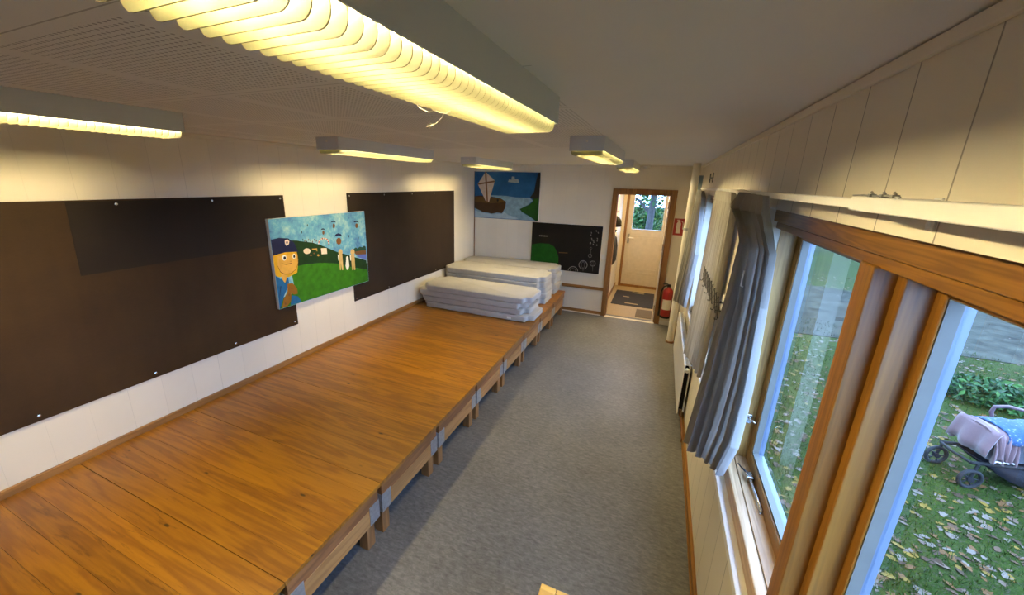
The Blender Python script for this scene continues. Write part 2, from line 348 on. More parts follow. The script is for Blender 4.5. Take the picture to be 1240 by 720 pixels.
SKY, EXPO = 12.8, 0.26
P1=[
('dgreen',[(2.475,1.575),(2.551,1.565),(2.62,1.547),(2.729,1.522),(2.822,1.486),(2.92,1.439),(3.043,1.378),(3.154,1.338),(3.27,1.289),(3.463,1.219),(3.461,1.114),(3.234,1.18),(3.008,1.264),(2.801,1.307),(2.61,1.326),(2.475,1.323)]),
('green',[(2.458,1.324),(2.61,1.326),(2.801,1.307),(3.008,1.264),(3.234,1.18),(3.46,1.108),(3.459,0.978),(3.139,0.973),(2.822,0.97),(2.532,0.974),(2.474,1.122)]),
('green',[(2.297,1.063),(2.58,1.096),(3.477,1.164),(3.477,0.97),(2.297,0.97)]),
('dgreen',[(3.148,1.283),(3.477,1.18),(3.477,1.075),(3.46,1.11),(3.234,1.18)]),
('treeg',[(3.253,1.369),(3.305,1.392),(3.334,1.375),(3.369,1.392),(3.406,1.379),(3.439,1.393),(3.464,1.379),(3.466,1.341),(3.288,1.344)]),
('brown',[(3.266,1.347),(3.466,1.341),(3.466,1.288),(3.302,1.311)]),
('violet',[(3.302,1.311),(3.466,1.288),(3.465,1.22),(3.344,1.271)]),
('hair',[(2.297,1.48),(2.539,1.472),(2.55,1.386),(2.522,1.265),(2.429,1.241),(2.364,1.255),(2.311,1.279),(2.297,1.344)]),
('face',[(2.343,1.451),(2.54,1.441),(2.541,1.357),(2.511,1.301),(2.451,1.275),(2.393,1.279),(2.348,1.311),(2.331,1.366)]),
('navy',[(2.297,1.604),(2.303,1.605),(2.302,1.464),(2.297,1.462)]),
('hair',[(2.297,1.462),(2.34,1.463),(2.329,1.359),(2.358,1.29),(2.34,1.257),(2.297,1.28),(2.297,1.343)]),
('navy',[(2.297,1.604),(2.374,1.611),(2.47,1.595),(2.523,1.549),(2.563,1.458),(2.42,1.474),(2.297,1.462)]),
('pale',[(2.431,1.579),(2.457,1.589),(2.478,1.567),(2.467,1.541),(2.444,1.529),(2.43,1.551)]),
('navy',[(2.461,1.558),(2.457,1.549),(2.45,1.546),(2.443,1.551),(2.442,1.56),(2.446,1.569),(2.453,1.572),(2.46,1.567)]),
('white',[(2.428,1.424),(2.424,1.413),(2.416,1.405),(2.406,1.401),(2.396,1.403),(2.388,1.41),(2.383,1.42),(2.382,1.431),(2.386,1.442),(2.394,1.45),(2.403,1.454),(2.413,1.452),(2.422,1.446),(2.427,1.435)]),
('white',[(2.525,1.421),(2.522,1.41),(2.516,1.402),(2.508,1.399),(2.501,1.4),(2.495,1.406),(2.491,1.416),(2.491,1.427),(2.494,1.437),(2.5,1.445),(2.507,1.449),(2.515,1.448),(2.521,1.442),(2.525,1.432)]),
('black',[(2.422,1.422),(2.419,1.413),(2.411,1.408),(2.403,1.409),(2.398,1.416),(2.396,1.426),(2.4,1.435),(2.407,1.44),(2.415,1.438),(2.421,1.431)]),
('black',[(2.52,1.42),(2.516,1.412),(2.511,1.407),(2.504,1.409),(2.5,1.415),(2.499,1.424),(2.502,1.432),(2.508,1.437),(2.514,1.436),(2.519,1.429)]),
('brown',[(2.371,1.382),(2.421,1.364),(2.476,1.369),(2.475,1.363),(2.42,1.358),(2.37,1.376)]),
('orange',[(2.454,1.385),(2.479,1.389),(2.484,1.376),(2.46,1.376)]),
('jacket',[(2.297,1.28),(2.338,1.243),(2.421,1.24),(2.423,1.181),(2.35,1.073),(2.3,0.97),(2.297,0.978),(2.297,1.124)]),
('face',[(2.352,1.288),(2.419,1.265),(2.381,1.194),(2.357,1.239)]),
('jacket',[(2.297,1.29),(2.298,1.278),(2.297,0.971),(2.297,0.97)]),
('brown',[(2.327,1.367),(2.331,1.366),(2.351,1.309),(2.392,1.278),(2.451,1.273),(2.51,1.3),(2.543,1.357),(2.545,1.441),(2.549,1.44),(2.546,1.356),(2.513,1.296),(2.452,1.268),(2.392,1.273),(2.347,1.305)]),
('jnavy',[(2.329,1.18),(2.342,1.177),(2.318,1.1),(2.297,1.045)]),
('toy',[(2.404,1.182),(2.456,1.18),(2.5,1.116),(2.502,1.064),(2.461,1.067),(2.434,1.085),(2.417,1.011),(2.378,0.978),(2.321,0.97),(2.348,1.054),(2.395,1.111)]),
('brown',[(2.452,1.128),(2.449,1.122),(2.442,1.121),(2.437,1.125),(2.435,1.132),(2.439,1.138),(2.445,1.139),(2.45,1.135)]),
('brown',[(2.415,1.074),(2.411,1.065),(2.405,1.063),(2.4,1.069),(2.399,1.079),(2.402,1.088),(2.409,1.09),(2.414,1.085)]),
('brown',[(2.368,1.002),(2.364,0.994),(2.358,0.992),(2.352,0.997),(2.351,1.006),(2.355,1.014),(2.361,1.016),(2.366,1.011)]),
('jacket',[(2.435,1.065),(2.502,1.036),(2.532,0.974),(2.409,0.976)]),
('skin',[(3.106,1.369),(3.101,1.354),(3.092,1.344),(3.079,1.339),(3.066,1.341),(3.056,1.35),(3.049,1.363),(3.048,1.378),(3.052,1.392),(3.061,1.402),(3.074,1.407),(3.087,1.405),(3.098,1.397),(3.105,1.384)]),
('skin',[(3.049,1.352),(3.098,1.344),(3.097,1.178),(3.076,1.179),(3.069,1.261),(3.06,1.182),(3.049,1.184)]),
('white',[(3.036,1.354),(3.049,1.348),(3.046,1.286),(3.036,1.292)]),
('skin',[(3.283,1.341),(3.278,1.326),(3.268,1.315),(3.254,1.31),(3.24,1.313),(3.229,1.322),(3.221,1.335),(3.22,1.351),(3.224,1.366),(3.234,1.377),(3.248,1.382),(3.262,1.38),(3.274,1.371),(3.281,1.357)]),
('skin',[(3.222,1.324),(3.275,1.315),(3.275,1.143),(3.252,1.144),(3.244,1.23),(3.235,1.147),(3.223,1.15)]),
('white',[(3.207,1.326),(3.221,1.32),(3.219,1.256),(3.208,1.261)]),
('white',[(3.185,1.292),(3.18,1.282),(3.17,1.276),(3.158,1.278),(3.15,1.287),(3.147,1.299),(3.152,1.309),(3.162,1.315),(3.174,1.313),(3.182,1.304)]),
('white',[(3.148,1.283),(3.183,1.277),(3.187,1.204),(3.166,1.165),(3.143,1.169),(3.131,1.215)]),
('navy',[(2.979,1.695),(2.994,1.707),(3.015,1.711),(3.035,1.704),(3.048,1.689),(3.014,1.696)]),
('brown',[(3.033,1.655),(3.028,1.64),(3.018,1.632),(3.007,1.633),(3.0,1.643),(2.999,1.659),(3.004,1.673),(3.013,1.682),(3.024,1.681),(3.031,1.671)]),
('navy',[(3.297,1.668),(3.315,1.681),(3.34,1.685),(3.365,1.677),(3.38,1.661),(3.338,1.669)]),
('brown',[(3.364,1.627),(3.358,1.612),(3.346,1.603),(3.332,1.604),(3.322,1.615),(3.32,1.631),(3.325,1.646),(3.337,1.654),(3.351,1.653),(3.361,1.643)]),
('navy',[(2.843,1.634),(2.855,1.644),(2.872,1.647),(2.889,1.64),(2.899,1.628),(2.871,1.634)]),
('brown',[(2.887,1.601),(2.883,1.59),(2.875,1.583),(2.866,1.584),(2.86,1.592),(2.859,1.604),(2.863,1.616),(2.871,1.623),(2.88,1.622),(2.886,1.614)]),
('navy',[(3.01,1.55),(3.034,1.571),(3.068,1.577),(3.1,1.564),(3.12,1.537),(3.065,1.551)]),
('brown',[(3.101,1.488),(3.091,1.467),(3.072,1.456),(3.05,1.459),(3.034,1.475),(3.03,1.497),(3.039,1.518),(3.058,1.529),(3.08,1.526),(3.096,1.511)]),
('black',[(2.696,1.691),(2.691,1.68),(2.686,1.68),(2.685,1.692),(2.689,1.704),(2.695,1.703)]),
('black',[(2.624,1.633),(2.62,1.622),(2.615,1.623),(2.614,1.634),(2.618,1.646),(2.623,1.645)]),
('black',[(3.217,1.528),(3.212,1.515),(3.205,1.516),(3.203,1.53),(3.208,1.542),(3.215,1.542)]),
('black',[(3.361,1.491),(3.356,1.478),(3.348,1.479),(3.346,1.493),(3.351,1.506),(3.358,1.506)]),
('black',[(2.628,1.562),(2.624,1.553),(2.618,1.554),(2.617,1.563),(2.621,1.572),(2.626,1.571)]),
('brown',[(2.648,1.55),(2.644,1.541),(2.639,1.542),(2.637,1.551),(2.641,1.56),(2.646,1.559)]),
('black',[(2.669,1.538),(2.665,1.529),(2.659,1.53),(2.658,1.539),(2.662,1.548),(2.667,1.547)]),
('brown',[(2.693,1.553),(2.689,1.544),(2.683,1.545),(2.682,1.555),(2.686,1.564),(2.691,1.563)]),
('black',[(2.714,1.541),(2.71,1.532),(2.705,1.533),(2.703,1.543),(2.707,1.552),(2.712,1.551)]),
('brown',[(2.735,1.529),(2.731,1.52),(2.726,1.521),(2.724,1.531),(2.728,1.54),(2.734,1.539)]),
('black',[(2.761,1.545),(2.757,1.536),(2.751,1.537),(2.749,1.546),(2.753,1.555),(2.759,1.555)]),
('brown',[(2.783,1.533),(2.778,1.524),(2.773,1.524),(2.771,1.534),(2.775,1.543),(2.781,1.542)]),
('pale',[(2.792,1.499),(2.796,1.514),(2.811,1.508),(2.808,1.497)]),
('red',[(2.796,1.514),(2.803,1.527),(2.817,1.519),(2.811,1.508)]),
('pale',[(2.803,1.527),(2.814,1.538),(2.825,1.527),(2.817,1.519)]),
('red',[(2.814,1.538),(2.827,1.547),(2.835,1.534),(2.825,1.527)]),
('pale',[(2.827,1.547),(2.843,1.552),(2.847,1.538),(2.835,1.534)]),
('red',[(2.843,1.552),(2.859,1.554),(2.86,1.54),(2.847,1.538)]),
('pale',[(2.859,1.554),(2.876,1.553),(2.873,1.539),(2.86,1.54)]),
('red',[(2.876,1.553),(2.893,1.548),(2.886,1.535),(2.873,1.539)]),
('pale',[(2.893,1.548),(2.908,1.54),(2.898,1.529),(2.886,1.535)]),
('red',[(2.908,1.54),(2.92,1.529),(2.907,1.52),(2.898,1.529)]),
('pale',[(2.92,1.529),(2.93,1.516),(2.915,1.51),(2.907,1.52)]),
('red',[(2.93,1.516),(2.936,1.501),(2.919,1.499),(2.915,1.51)]),
('pale',[(2.936,1.501),(2.938,1.486),(2.921,1.487),(2.919,1.499)]),
('red',[(2.938,1.486),(2.935,1.471),(2.919,1.475),(2.921,1.487)]),
('pale',[(2.694,1.444),(2.688,1.432),(2.676,1.424),(2.659,1.422),(2.641,1.424),(2.626,1.432),(2.616,1.444),(2.614,1.456),(2.619,1.467),(2.631,1.475),(2.648,1.478),(2.666,1.475),(2.681,1.468),(2.692,1.456)]),
('pale',[(2.822,1.453),(2.893,1.445),(2.894,1.385),(2.823,1.393)]),
('orange',[(2.712,1.466),(2.775,1.46),(2.775,1.428),(2.758,1.444),(2.716,1.453)]),
('brown',[(2.709,1.399),(2.704,1.394),(2.693,1.393),(2.683,1.397),(2.679,1.403),(2.684,1.408),(2.695,1.409),(2.706,1.405)]),
('orange',[(2.794,1.386),(2.789,1.379),(2.779,1.377),(2.77,1.382),(2.767,1.391),(2.772,1.398),(2.782,1.4),(2.791,1.395)]),
('brown',[(2.746,1.413),(2.742,1.408),(2.734,1.407),(2.726,1.411),(2.723,1.417),(2.727,1.422),(2.736,1.423),(2.743,1.419)])]
P2=[
('water',[(0.019,1.873),(0.332,1.902),(0.62,1.901),(0.798,1.881),(1.057,1.884),(1.109,1.84),(1.034,1.771),(0.879,1.69),(0.925,1.638),(1.088,1.559),(1.169,1.508),(0.023,1.514)]),
('foam',[(0.022,1.626),(0.182,1.592),(0.355,1.573),(0.555,1.591),(0.599,1.628),(0.676,1.577),(0.871,1.533),(0.813,1.513),(0.023,1.514)]),
('dgreen2',[(0.879,1.69),(1.049,1.771),(1.11,1.827),(1.107,1.873),(1.215,1.884),(1.215,1.51),(1.169,1.508),(1.088,1.566),(0.925,1.642)]),
('black',[(1.179,2.291),(1.215,2.291),(1.215,1.882),(1.107,1.869),(1.057,1.891),(1.122,1.985),(1.148,2.153)]),
('boat',[(0.019,1.873),(0.13,1.891),(0.255,1.881),(0.409,1.873),(0.532,1.851),(0.626,1.8),(0.612,1.697),(0.554,1.602),(0.463,1.607),(0.355,1.584),(0.261,1.599),(0.182,1.606),(0.021,1.669)]),
('deck',[(0.019,1.866),(0.255,1.877),(0.532,1.844),(0.618,1.796),(0.335,1.762),(0.02,1.779)]),
('cream',[(0.227,2.293),(0.405,2.15),(0.301,1.787),(0.233,1.805),(0.077,2.086)]),
('mast',[(0.21,2.293),(0.241,2.293),(0.284,1.786),(0.254,1.785)]),
('mast',[(0.08,2.097),(0.398,2.152),(0.406,2.124),(0.083,2.071)]),
('black',[(0.487,1.82),(0.484,1.807),(0.474,1.798),(0.462,1.797),(0.452,1.805),(0.448,1.819),(0.451,1.833),(0.461,1.841),(0.473,1.842),(0.483,1.834)]),
('cloud',[(0.646,2.133),(0.669,2.18),(0.711,2.167),(0.716,2.225),(0.765,2.221),(0.771,2.178),(0.829,2.183),(0.856,2.125),(0.759,2.121)])]
P3=[
('hill',[(1.127,1.1),(1.276,1.134),(1.434,1.137),(1.514,1.105),(1.566,1.033),(1.611,0.93),(1.614,0.822),(1.617,0.737),(1.188,0.709),(1.124,0.709)]),
('orange2',[(1.614,1.01),(1.762,1.016),(1.762,1.006),(1.614,1.0)]),
('mark',[(1.254,1.275),(1.273,1.275),(1.273,1.251),(1.254,1.254)]),
('mark',[(1.281,1.275),(1.3,1.275),(1.3,1.251),(1.28,1.254)]),
('mark',[(1.308,1.276),(1.327,1.276),(1.327,1.251),(1.307,1.254)]),
('mark',[(1.335,1.276),(1.353,1.276),(1.353,1.251),(1.334,1.254)]),
('mark',[(1.361,1.276),(1.38,1.276),(1.38,1.252),(1.361,1.255)]),
('mark',[(1.388,1.276),(1.407,1.276),(1.407,1.252),(1.388,1.255)]),
('mark',[(2.108,0.844),(2.105,0.814),(2.096,0.817),(2.098,0.842)]),
('mark',[(2.105,0.814),(2.092,0.788),(2.084,0.795),(2.096,0.817)]),
('mark',[(2.092,0.788),(2.069,0.769),(2.065,0.778),(2.084,0.795)]),
('mark',[(2.069,0.769),(2.042,0.76),(2.041,0.771),(2.065,0.778)]),
('mark',[(2.042,0.76),(2.013,0.763),(2.016,0.773),(2.041,0.771)]),
('mark',[(2.013,0.763),(1.988,0.777),(1.994,0.785),(2.016,0.773)]),
('mark',[(1.988,0.777),(1.97,0.8),(1.979,0.805),(1.994,0.785)]),
('mark',[(1.97,0.8),(1.962,0.828),(1.972,0.829),(1.979,0.805)]),
('mark',[(1.962,0.828),(1.965,0.857),(1.975,0.854),(1.972,0.829)]),
('mark',[(1.965,0.857),(1.979,0.883),(1.987,0.877),(1.975,0.854)]),
('mark',[(1.979,0.883),(2.001,0.902),(2.006,0.893),(1.987,0.877)]),
('mark',[(2.001,0.902),(2.029,0.911),(2.03,0.9),(2.006,0.893)]),
('mark',[(2.029,0.911),(2.057,0.908),(2.054,0.898),(2.03,0.9)]),
('mark',[(2.057,0.908),(2.082,0.894),(2.076,0.886),(2.054,0.898)]),
('mark',[(2.082,0.894),(2.1,0.872),(2.091,0.867),(2.076,0.886)]),
('mark',[(2.1,0.872),(2.108,0.844),(2.098,0.842),(2.091,0.867)]),
('mark2',[(2.062,0.839),(2.06,0.803),(2.055,0.808),(2.057,0.838)]),
('mark2',[(2.06,0.803),(2.048,0.779),(2.046,0.789),(2.055,0.808)]),
('mark2',[(2.048,0.779),(2.032,0.777),(2.033,0.788),(2.046,0.789)]),
('mark2',[(2.032,0.777),(2.017,0.798),(2.02,0.805),(2.033,0.788)]),
('mark2',[(2.017,0.798),(2.009,0.833),(2.013,0.833),(2.02,0.805)]),
('mark2',[(2.009,0.833),(2.011,0.869),(2.015,0.863),(2.013,0.833)]),
('mark2',[(2.011,0.869),(2.022,0.892),(2.025,0.882),(2.015,0.863)]),
('mark2',[(2.022,0.892),(2.039,0.894),(2.038,0.884),(2.025,0.882)]),
('mark2',[(2.039,0.894),(2.054,0.873),(2.05,0.867),(2.038,0.884)]),
('mark2',[(2.054,0.873),(2.062,0.839),(2.057,0.838),(2.05,0.867)]),
('mark2',[(2.039,0.76),(2.045,0.761),(2.046,0.73),(2.041,0.73)]),
('mark',[(2.235,0.879),(2.233,0.861),(2.227,0.863),(2.228,0.879)]),
('mark',[(2.233,0.861),(2.225,0.845),(2.22,0.85),(2.227,0.863)]),
('mark',[(2.225,0.845),(2.211,0.834),(2.208,0.84),(2.22,0.85)]),
('mark',[(2.211,0.834),(2.194,0.829),(2.194,0.835),(2.208,0.84)]),
('mark',[(2.194,0.829),(2.177,0.83),(2.179,0.837),(2.194,0.835)]),
('mark',[(2.177,0.83),(2.162,0.839),(2.166,0.844),(2.179,0.837)]),
('mark',[(2.162,0.839),(2.15,0.853),(2.156,0.856),(2.166,0.844)]),
('mark',[(2.15,0.853),(2.145,0.87),(2.152,0.871),(2.156,0.856)]),
('mark',[(2.145,0.87),(2.147,0.888),(2.153,0.886),(2.152,0.871)]),
('mark',[(2.147,0.888),(2.156,0.904),(2.161,0.9),(2.153,0.886)]),
('mark',[(2.156,0.904),(2.169,0.916),(2.172,0.91),(2.161,0.9)]),
('mark',[(2.169,0.916),(2.186,0.921),(2.187,0.914),(2.172,0.91)]),
('mark',[(2.186,0.921),(2.203,0.919),(2.201,0.913),(2.187,0.914)]),
('mark',[(2.203,0.919),(2.219,0.911),(2.215,0.906),(2.201,0.913)]),
('mark',[(2.219,0.911),(2.23,0.897),(2.224,0.894),(2.215,0.906)]),
('mark',[(2.23,0.897),(2.235,0.879),(2.228,0.879),(2.224,0.894)]),
('mark2',[(2.206,0.876),(2.205,0.854),(2.203,0.858),(2.203,0.876)]),
('mark2',[(2.205,0.854),(2.198,0.84),(2.197,0.846),(2.203,0.858)]),
('mark2',[(2.198,0.84),(2.188,0.839),(2.189,0.845),(2.197,0.846)]),
('mark2',[(2.188,0.839),(2.179,0.852),(2.181,0.856),(2.189,0.845)]),
('mark2',[(2.179,0.852),(2.174,0.873),(2.177,0.873),(2.181,0.856)]),
('mark2',[(2.174,0.873),(2.175,0.895),(2.178,0.892),(2.177,0.873)]),
('mark2',[(2.175,0.895),(2.182,0.909),(2.183,0.903),(2.178,0.892)]),
('mark2',[(2.182,0.909),(2.192,0.91),(2.192,0.904),(2.183,0.903)]),
('mark2',[(2.192,0.91),(2.201,0.898),(2.199,0.894),(2.192,0.904)]),
('mark2',[(2.201,0.898),(2.206,0.876),(2.203,0.876),(2.199,0.894)]),
('mark2',[(2.191,0.828),(2.197,0.829),(2.203,0.748),(2.199,0.747)]),
('mark',[(2.166,1.002),(2.164,0.99),(2.16,0.991),(2.161,1.002)]),
('mark',[(2.164,0.99),(2.159,0.979),(2.155,0.982),(2.16,0.991)]),
('mark',[(2.159,0.979),(2.15,0.972),(2.148,0.976),(2.155,0.982)]),
('mark',[(2.15,0.972),(2.138,0.968),(2.138,0.973),(2.148,0.976)]),
('mark',[(2.138,0.968),(2.126,0.969),(2.128,0.974),(2.138,0.973)]),
('mark',[(2.126,0.969),(2.116,0.975),(2.119,0.979),(2.128,0.974)]),
('mark',[(2.116,0.975),(2.108,0.985),(2.112,0.987),(2.119,0.979)]),
('mark',[(2.108,0.985),(2.105,0.996),(2.109,0.997),(2.112,0.987)]),
('mark',[(2.105,0.996),(2.106,1.008),(2.11,1.007),(2.109,0.997)]),
('mark',[(2.106,1.008),(2.112,1.019),(2.115,1.016),(2.11,1.007)]),
('mark',[(2.112,1.019),(2.121,1.027),(2.123,1.023),(2.115,1.016)]),
('mark',[(2.121,1.027),(2.133,1.03),(2.133,1.026),(2.123,1.023)]),
('mark',[(2.133,1.03),(2.144,1.029),(2.143,1.025),(2.133,1.026)]),
('mark',[(2.144,1.029),(2.155,1.023),(2.152,1.02),(2.143,1.025)]),
('mark',[(2.155,1.023),(2.162,1.014),(2.158,1.012),(2.152,1.02)]),
('mark',[(2.162,1.014),(2.166,1.002),(2.161,1.002),(2.158,1.012)]),
('mark2',[(2.146,1.0),(2.146,0.986),(2.144,0.988),(2.144,1.0)]),
('mark2',[(2.146,0.986),(2.141,0.976),(2.14,0.98),(2.144,0.988)]),
('mark2',[(2.141,0.976),(2.134,0.975),(2.134,0.98),(2.14,0.98)]),
('mark2',[(2.134,0.975),(2.128,0.984),(2.129,0.987),(2.134,0.98)]),
('mark2',[(2.128,0.984),(2.125,0.998),(2.126,0.998),(2.129,0.987)]),
('mark2',[(2.125,0.998),(2.125,1.013),(2.127,1.011),(2.126,0.998)]),
('mark2',[(2.125,1.013),(2.13,1.023),(2.131,1.018),(2.127,1.011)]),
('mark2',[(2.13,1.023),(2.137,1.023),(2.136,1.019),(2.131,1.018)]),
('mark2',[(2.137,1.023),(2.143,1.015),(2.142,1.012),(2.136,1.019)]),
('mark2',[(2.143,1.015),(2.146,1.0),(2.144,1.0),(2.142,1.012)]),
('mark2',[(2.135,0.968),(2.141,0.969),(2.149,0.864),(2.145,0.864)]),
('mark',[(2.157,1.124),(2.157,1.117),(2.154,1.118),(2.155,1.124)]),
('mark',[(2.157,1.117),(2.153,1.11),(2.151,1.112),(2.154,1.118)]),
('mark',[(2.153,1.11),(2.148,1.106),(2.146,1.108),(2.151,1.112)]),
('mark',[(2.148,1.106),(2.141,1.104),(2.14,1.106),(2.146,1.108)]),
('mark',[(2.141,1.104),(2.133,1.104),(2.134,1.107),(2.14,1.106)]),
('mark',[(2.133,1.104),(2.127,1.108),(2.129,1.11),(2.134,1.107)]),
('mark',[(2.127,1.108),(2.122,1.114),(2.125,1.115),(2.129,1.11)]),
('mark',[(2.122,1.114),(2.12,1.121),(2.123,1.121),(2.125,1.115)]),
('mark',[(2.12,1.121),(2.121,1.128),(2.123,1.128),(2.123,1.121)]),
('mark',[(2.121,1.128),(2.124,1.135),(2.126,1.133),(2.123,1.128)]),
('mark',[(2.124,1.135),(2.13,1.139),(2.131,1.137),(2.126,1.133)]),
('mark',[(2.13,1.139),(2.137,1.142),(2.137,1.139),(2.131,1.137)]),
('mark',[(2.137,1.142),(2.144,1.141),(2.144,1.138),(2.137,1.139)]),
('mark',[(2.144,1.141),(2.151,1.137),(2.149,1.135),(2.144,1.138)]),
('mark',[(2.151,1.137),(2.155,1.131),(2.153,1.13),(2.149,1.135)]),
('mark',[(2.155,1.131),(2.157,1.124),(2.155,1.124),(2.153,1.13)]),
('mark2',[(2.146,1.123),(2.145,1.114),(2.144,1.116),(2.144,1.123)]),
('mark2',[(2.145,1.114),(2.142,1.108),(2.142,1.111),(2.144,1.116)]),
('mark2',[(2.142,1.108),(2.138,1.108),(2.138,1.11),(2.142,1.111)]),
('mark2',[(2.138,1.108),(2.134,1.113),(2.135,1.115),(2.138,1.11)]),
('mark2',[(2.134,1.113),(2.132,1.122),(2.133,1.122),(2.135,1.115)]),
('mark2',[(2.132,1.122),(2.133,1.131),(2.134,1.13),(2.133,1.122)]),
('mark2',[(2.133,1.131),(2.135,1.137),(2.136,1.134),(2.134,1.13)]),
('mark2',[(2.135,1.137),(2.14,1.137),(2.139,1.135),(2.136,1.134)]),
('mark2',[(2.14,1.137),(2.143,1.132),(2.143,1.13),(2.139,1.135)]),
('mark2',[(2.143,1.132),(2.146,1.123),(2.144,1.123),(2.143,1.13)]),
('mark2',[(2.138,1.103),(2.143,1.104),(2.151,1.001),(2.147,1.0)]),
('mark',[(1.789,0.709),(1.79,0.721),(1.802,0.72),(1.801,0.709)]),
('mark',[(1.79,0.721),(1.797,0.744),(1.808,0.739),(1.802,0.72)]),
('mark',[(1.797,0.744),(1.81,0.764),(1.819,0.756),(1.808,0.739)]),
('mark',[(1.81,0.764),(1.827,0.78),(1.834,0.77),(1.819,0.756)]),
('mark',[(1.827,0.78),(1.847,0.791),(1.851,0.78),(1.834,0.77)]),
('mark',[(1.847,0.791),(1.869,0.797),(1.87,0.784),(1.851,0.78)]),
('mark',[(1.869,0.797),(1.892,0.796),(1.89,0.784),(1.87,0.784)]),
('mark',[(1.892,0.796),(1.914,0.789),(1.909,0.778),(1.89,0.784)]),
('mark',[(1.914,0.789),(1.933,0.777),(1.925,0.768),(1.909,0.778)]),
('mark',[(1.933,0.777),(1.948,0.761),(1.938,0.753),(1.925,0.768)]),
('mark',[(1.948,0.761),(1.958,0.74),(1.947,0.736),(1.938,0.753)]),
('mark',[(1.958,0.74),(1.963,0.718),(1.951,0.716),(1.947,0.736)]),
('mark2',[(1.822,0.709),(1.823,0.719),(1.834,0.717),(1.833,0.709)]),
('mark2',[(1.823,0.719),(1.83,0.735),(1.839,0.73),(1.834,0.717)]),
('mark2',[(1.83,0.735),(1.841,0.749),(1.848,0.741),(1.839,0.73)]),
('mark2',[(1.841,0.749),(1.855,0.758),(1.86,0.749),(1.848,0.741)]),
('mark2',[(1.855,0.758),(1.872,0.763),(1.873,0.752),(1.86,0.749)]),
('mark2',[(1.872,0.763),(1.889,0.762),(1.886,0.752),(1.873,0.752)]),
('mark2',[(1.889,0.762),(1.905,0.756),(1.899,0.747),(1.886,0.752)]),
('mark2',[(1.905,0.756),(1.917,0.745),(1.909,0.738),(1.899,0.747)]),
('mark2',[(1.917,0.745),(1.926,0.731),(1.917,0.726),(1.909,0.738)]),
('mark2',[(1.926,0.731),(1.93,0.714),(1.92,0.713),(1.917,0.726)]),
('mark',[(2.118,1.388),(2.131,1.386),(2.136,1.366),(2.124,1.362)]),
('mark',[(2.113,1.351),(2.126,1.349),(2.13,1.329),(2.119,1.326)]),
('mark',[(2.129,1.294),(2.142,1.293),(2.147,1.273),(2.136,1.269)]),
('mark',[(2.118,1.225),(2.131,1.223),(2.136,1.203),(2.125,1.199)]),
('mark',[(2.167,1.239),(2.18,1.237),(2.185,1.217),(2.174,1.214)]),
('mark',[(2.162,1.202),(2.175,1.201),(2.18,1.18),(2.168,1.177)]),
('mark',[(2.218,1.301),(2.231,1.299),(2.236,1.28),(2.225,1.276)]),
('mark',[(2.219,1.265),(2.232,1.263),(2.236,1.243),(2.225,1.24)]),
('mark',[(2.22,1.196),(2.233,1.194),(2.237,1.174),(2.226,1.17)]),
('mark',[(2.224,1.395),(2.236,1.393),(2.241,1.374),(2.23,1.37)]),
('mark',[(2.138,1.27),(2.152,1.269),(2.156,1.249),(2.145,1.245)]),
('mark',[(2.193,1.422),(2.206,1.42),(2.21,1.4),(2.2,1.396)]),
('mark',[(2.112,1.213),(2.125,1.211),(2.13,1.191),(2.119,1.187)]),
('mark',[(2.162,1.268),(2.175,1.266),(2.179,1.246),(2.168,1.242)])]

# ------------------------------------------------------------ camera
cam = bpy.data.cameras.new('camera'); co = bpy.data.objects.new('camera', cam); COL.objects.link(co)
f, pu, pv, yaw, pitch, roll = 466.35, 598.9, 349.1, .4005, .2714, .0247
cam.sensor_fit = 'HORIZONTAL'; cam.sensor_width = 36.; cam.lens = f / 1240 * 36
cam.shift_x = (620 - pu) / 1240; cam.shift_y = -(360 - pv) / 1240
cam.clip_start = .02; cam.clip_end = 200
fw = Vector((-math.sin(yaw) * math.cos(pitch), math.cos(yaw) * math.cos(pitch), -math.sin(pitch)))
r0 = Vector((math.cos(yaw), math.sin(yaw), 0)); u0 = r0.cross(fw)
rt = r0 * math.cos(roll) + u0 * math.sin(roll); up = -r0 * math.sin(roll) + u0 * math.cos(roll)
co.matrix_world = Matrix(((rt.x, up.x, -fw.x, 3.1392), (rt.y, up.y, -fw.y, 0), (rt.z, up.z, -fw.z, 2.139), (0, 0, 0, 1)))
SC.camera = co

# ------------------------------------------------------------ room shell
DX0, DX1, DZ = 2.463, 3.234, 2.0        # door opening in the back wall
WIN = [(.20, 2.08), (2.97, 4.85)]       # window openings in the right wall
WZ0, WZ1, WX = .70, 2.055, 3.752
struct(MB().box(-.1, WX, YB - .1, L + .12, -.06, 0).build('floor', 'floor'))
struct(MB().box(-.1, WX, YB - .1, L + .12, H, H + .06).build('ceiling', 'ceiling'))
struct(MB().box(-.1, 0, YB - .1, L + .12, 0, H).build('wall_left', 'wall_left'))
struct(MB().box(0, W, YB - .1, YB, 0, H).build('wall_front', 'wall_left'))
struct(MB().box(0, DX0, L, L + .12, 0, H).box(DX1, W, L, L + .12, 0, H).box(DX0, DX1, L, L + .12, DZ, H).build('wall_back', 'wall_back'))
wr = MB().box(W, WX, YB - .1, L + .12, 0, WZ0).box(W, WX, YB - .1, L + .12, WZ1, H)
ys = [YB - .1] + [v for w in WIN for v in w] + [L + .12]
for i in range(0, len(ys), 2): wr.box(W, WX, ys[i], ys[i + 1], WZ0, WZ1)
struct(wr.build('wall_right', 'wall_right'))
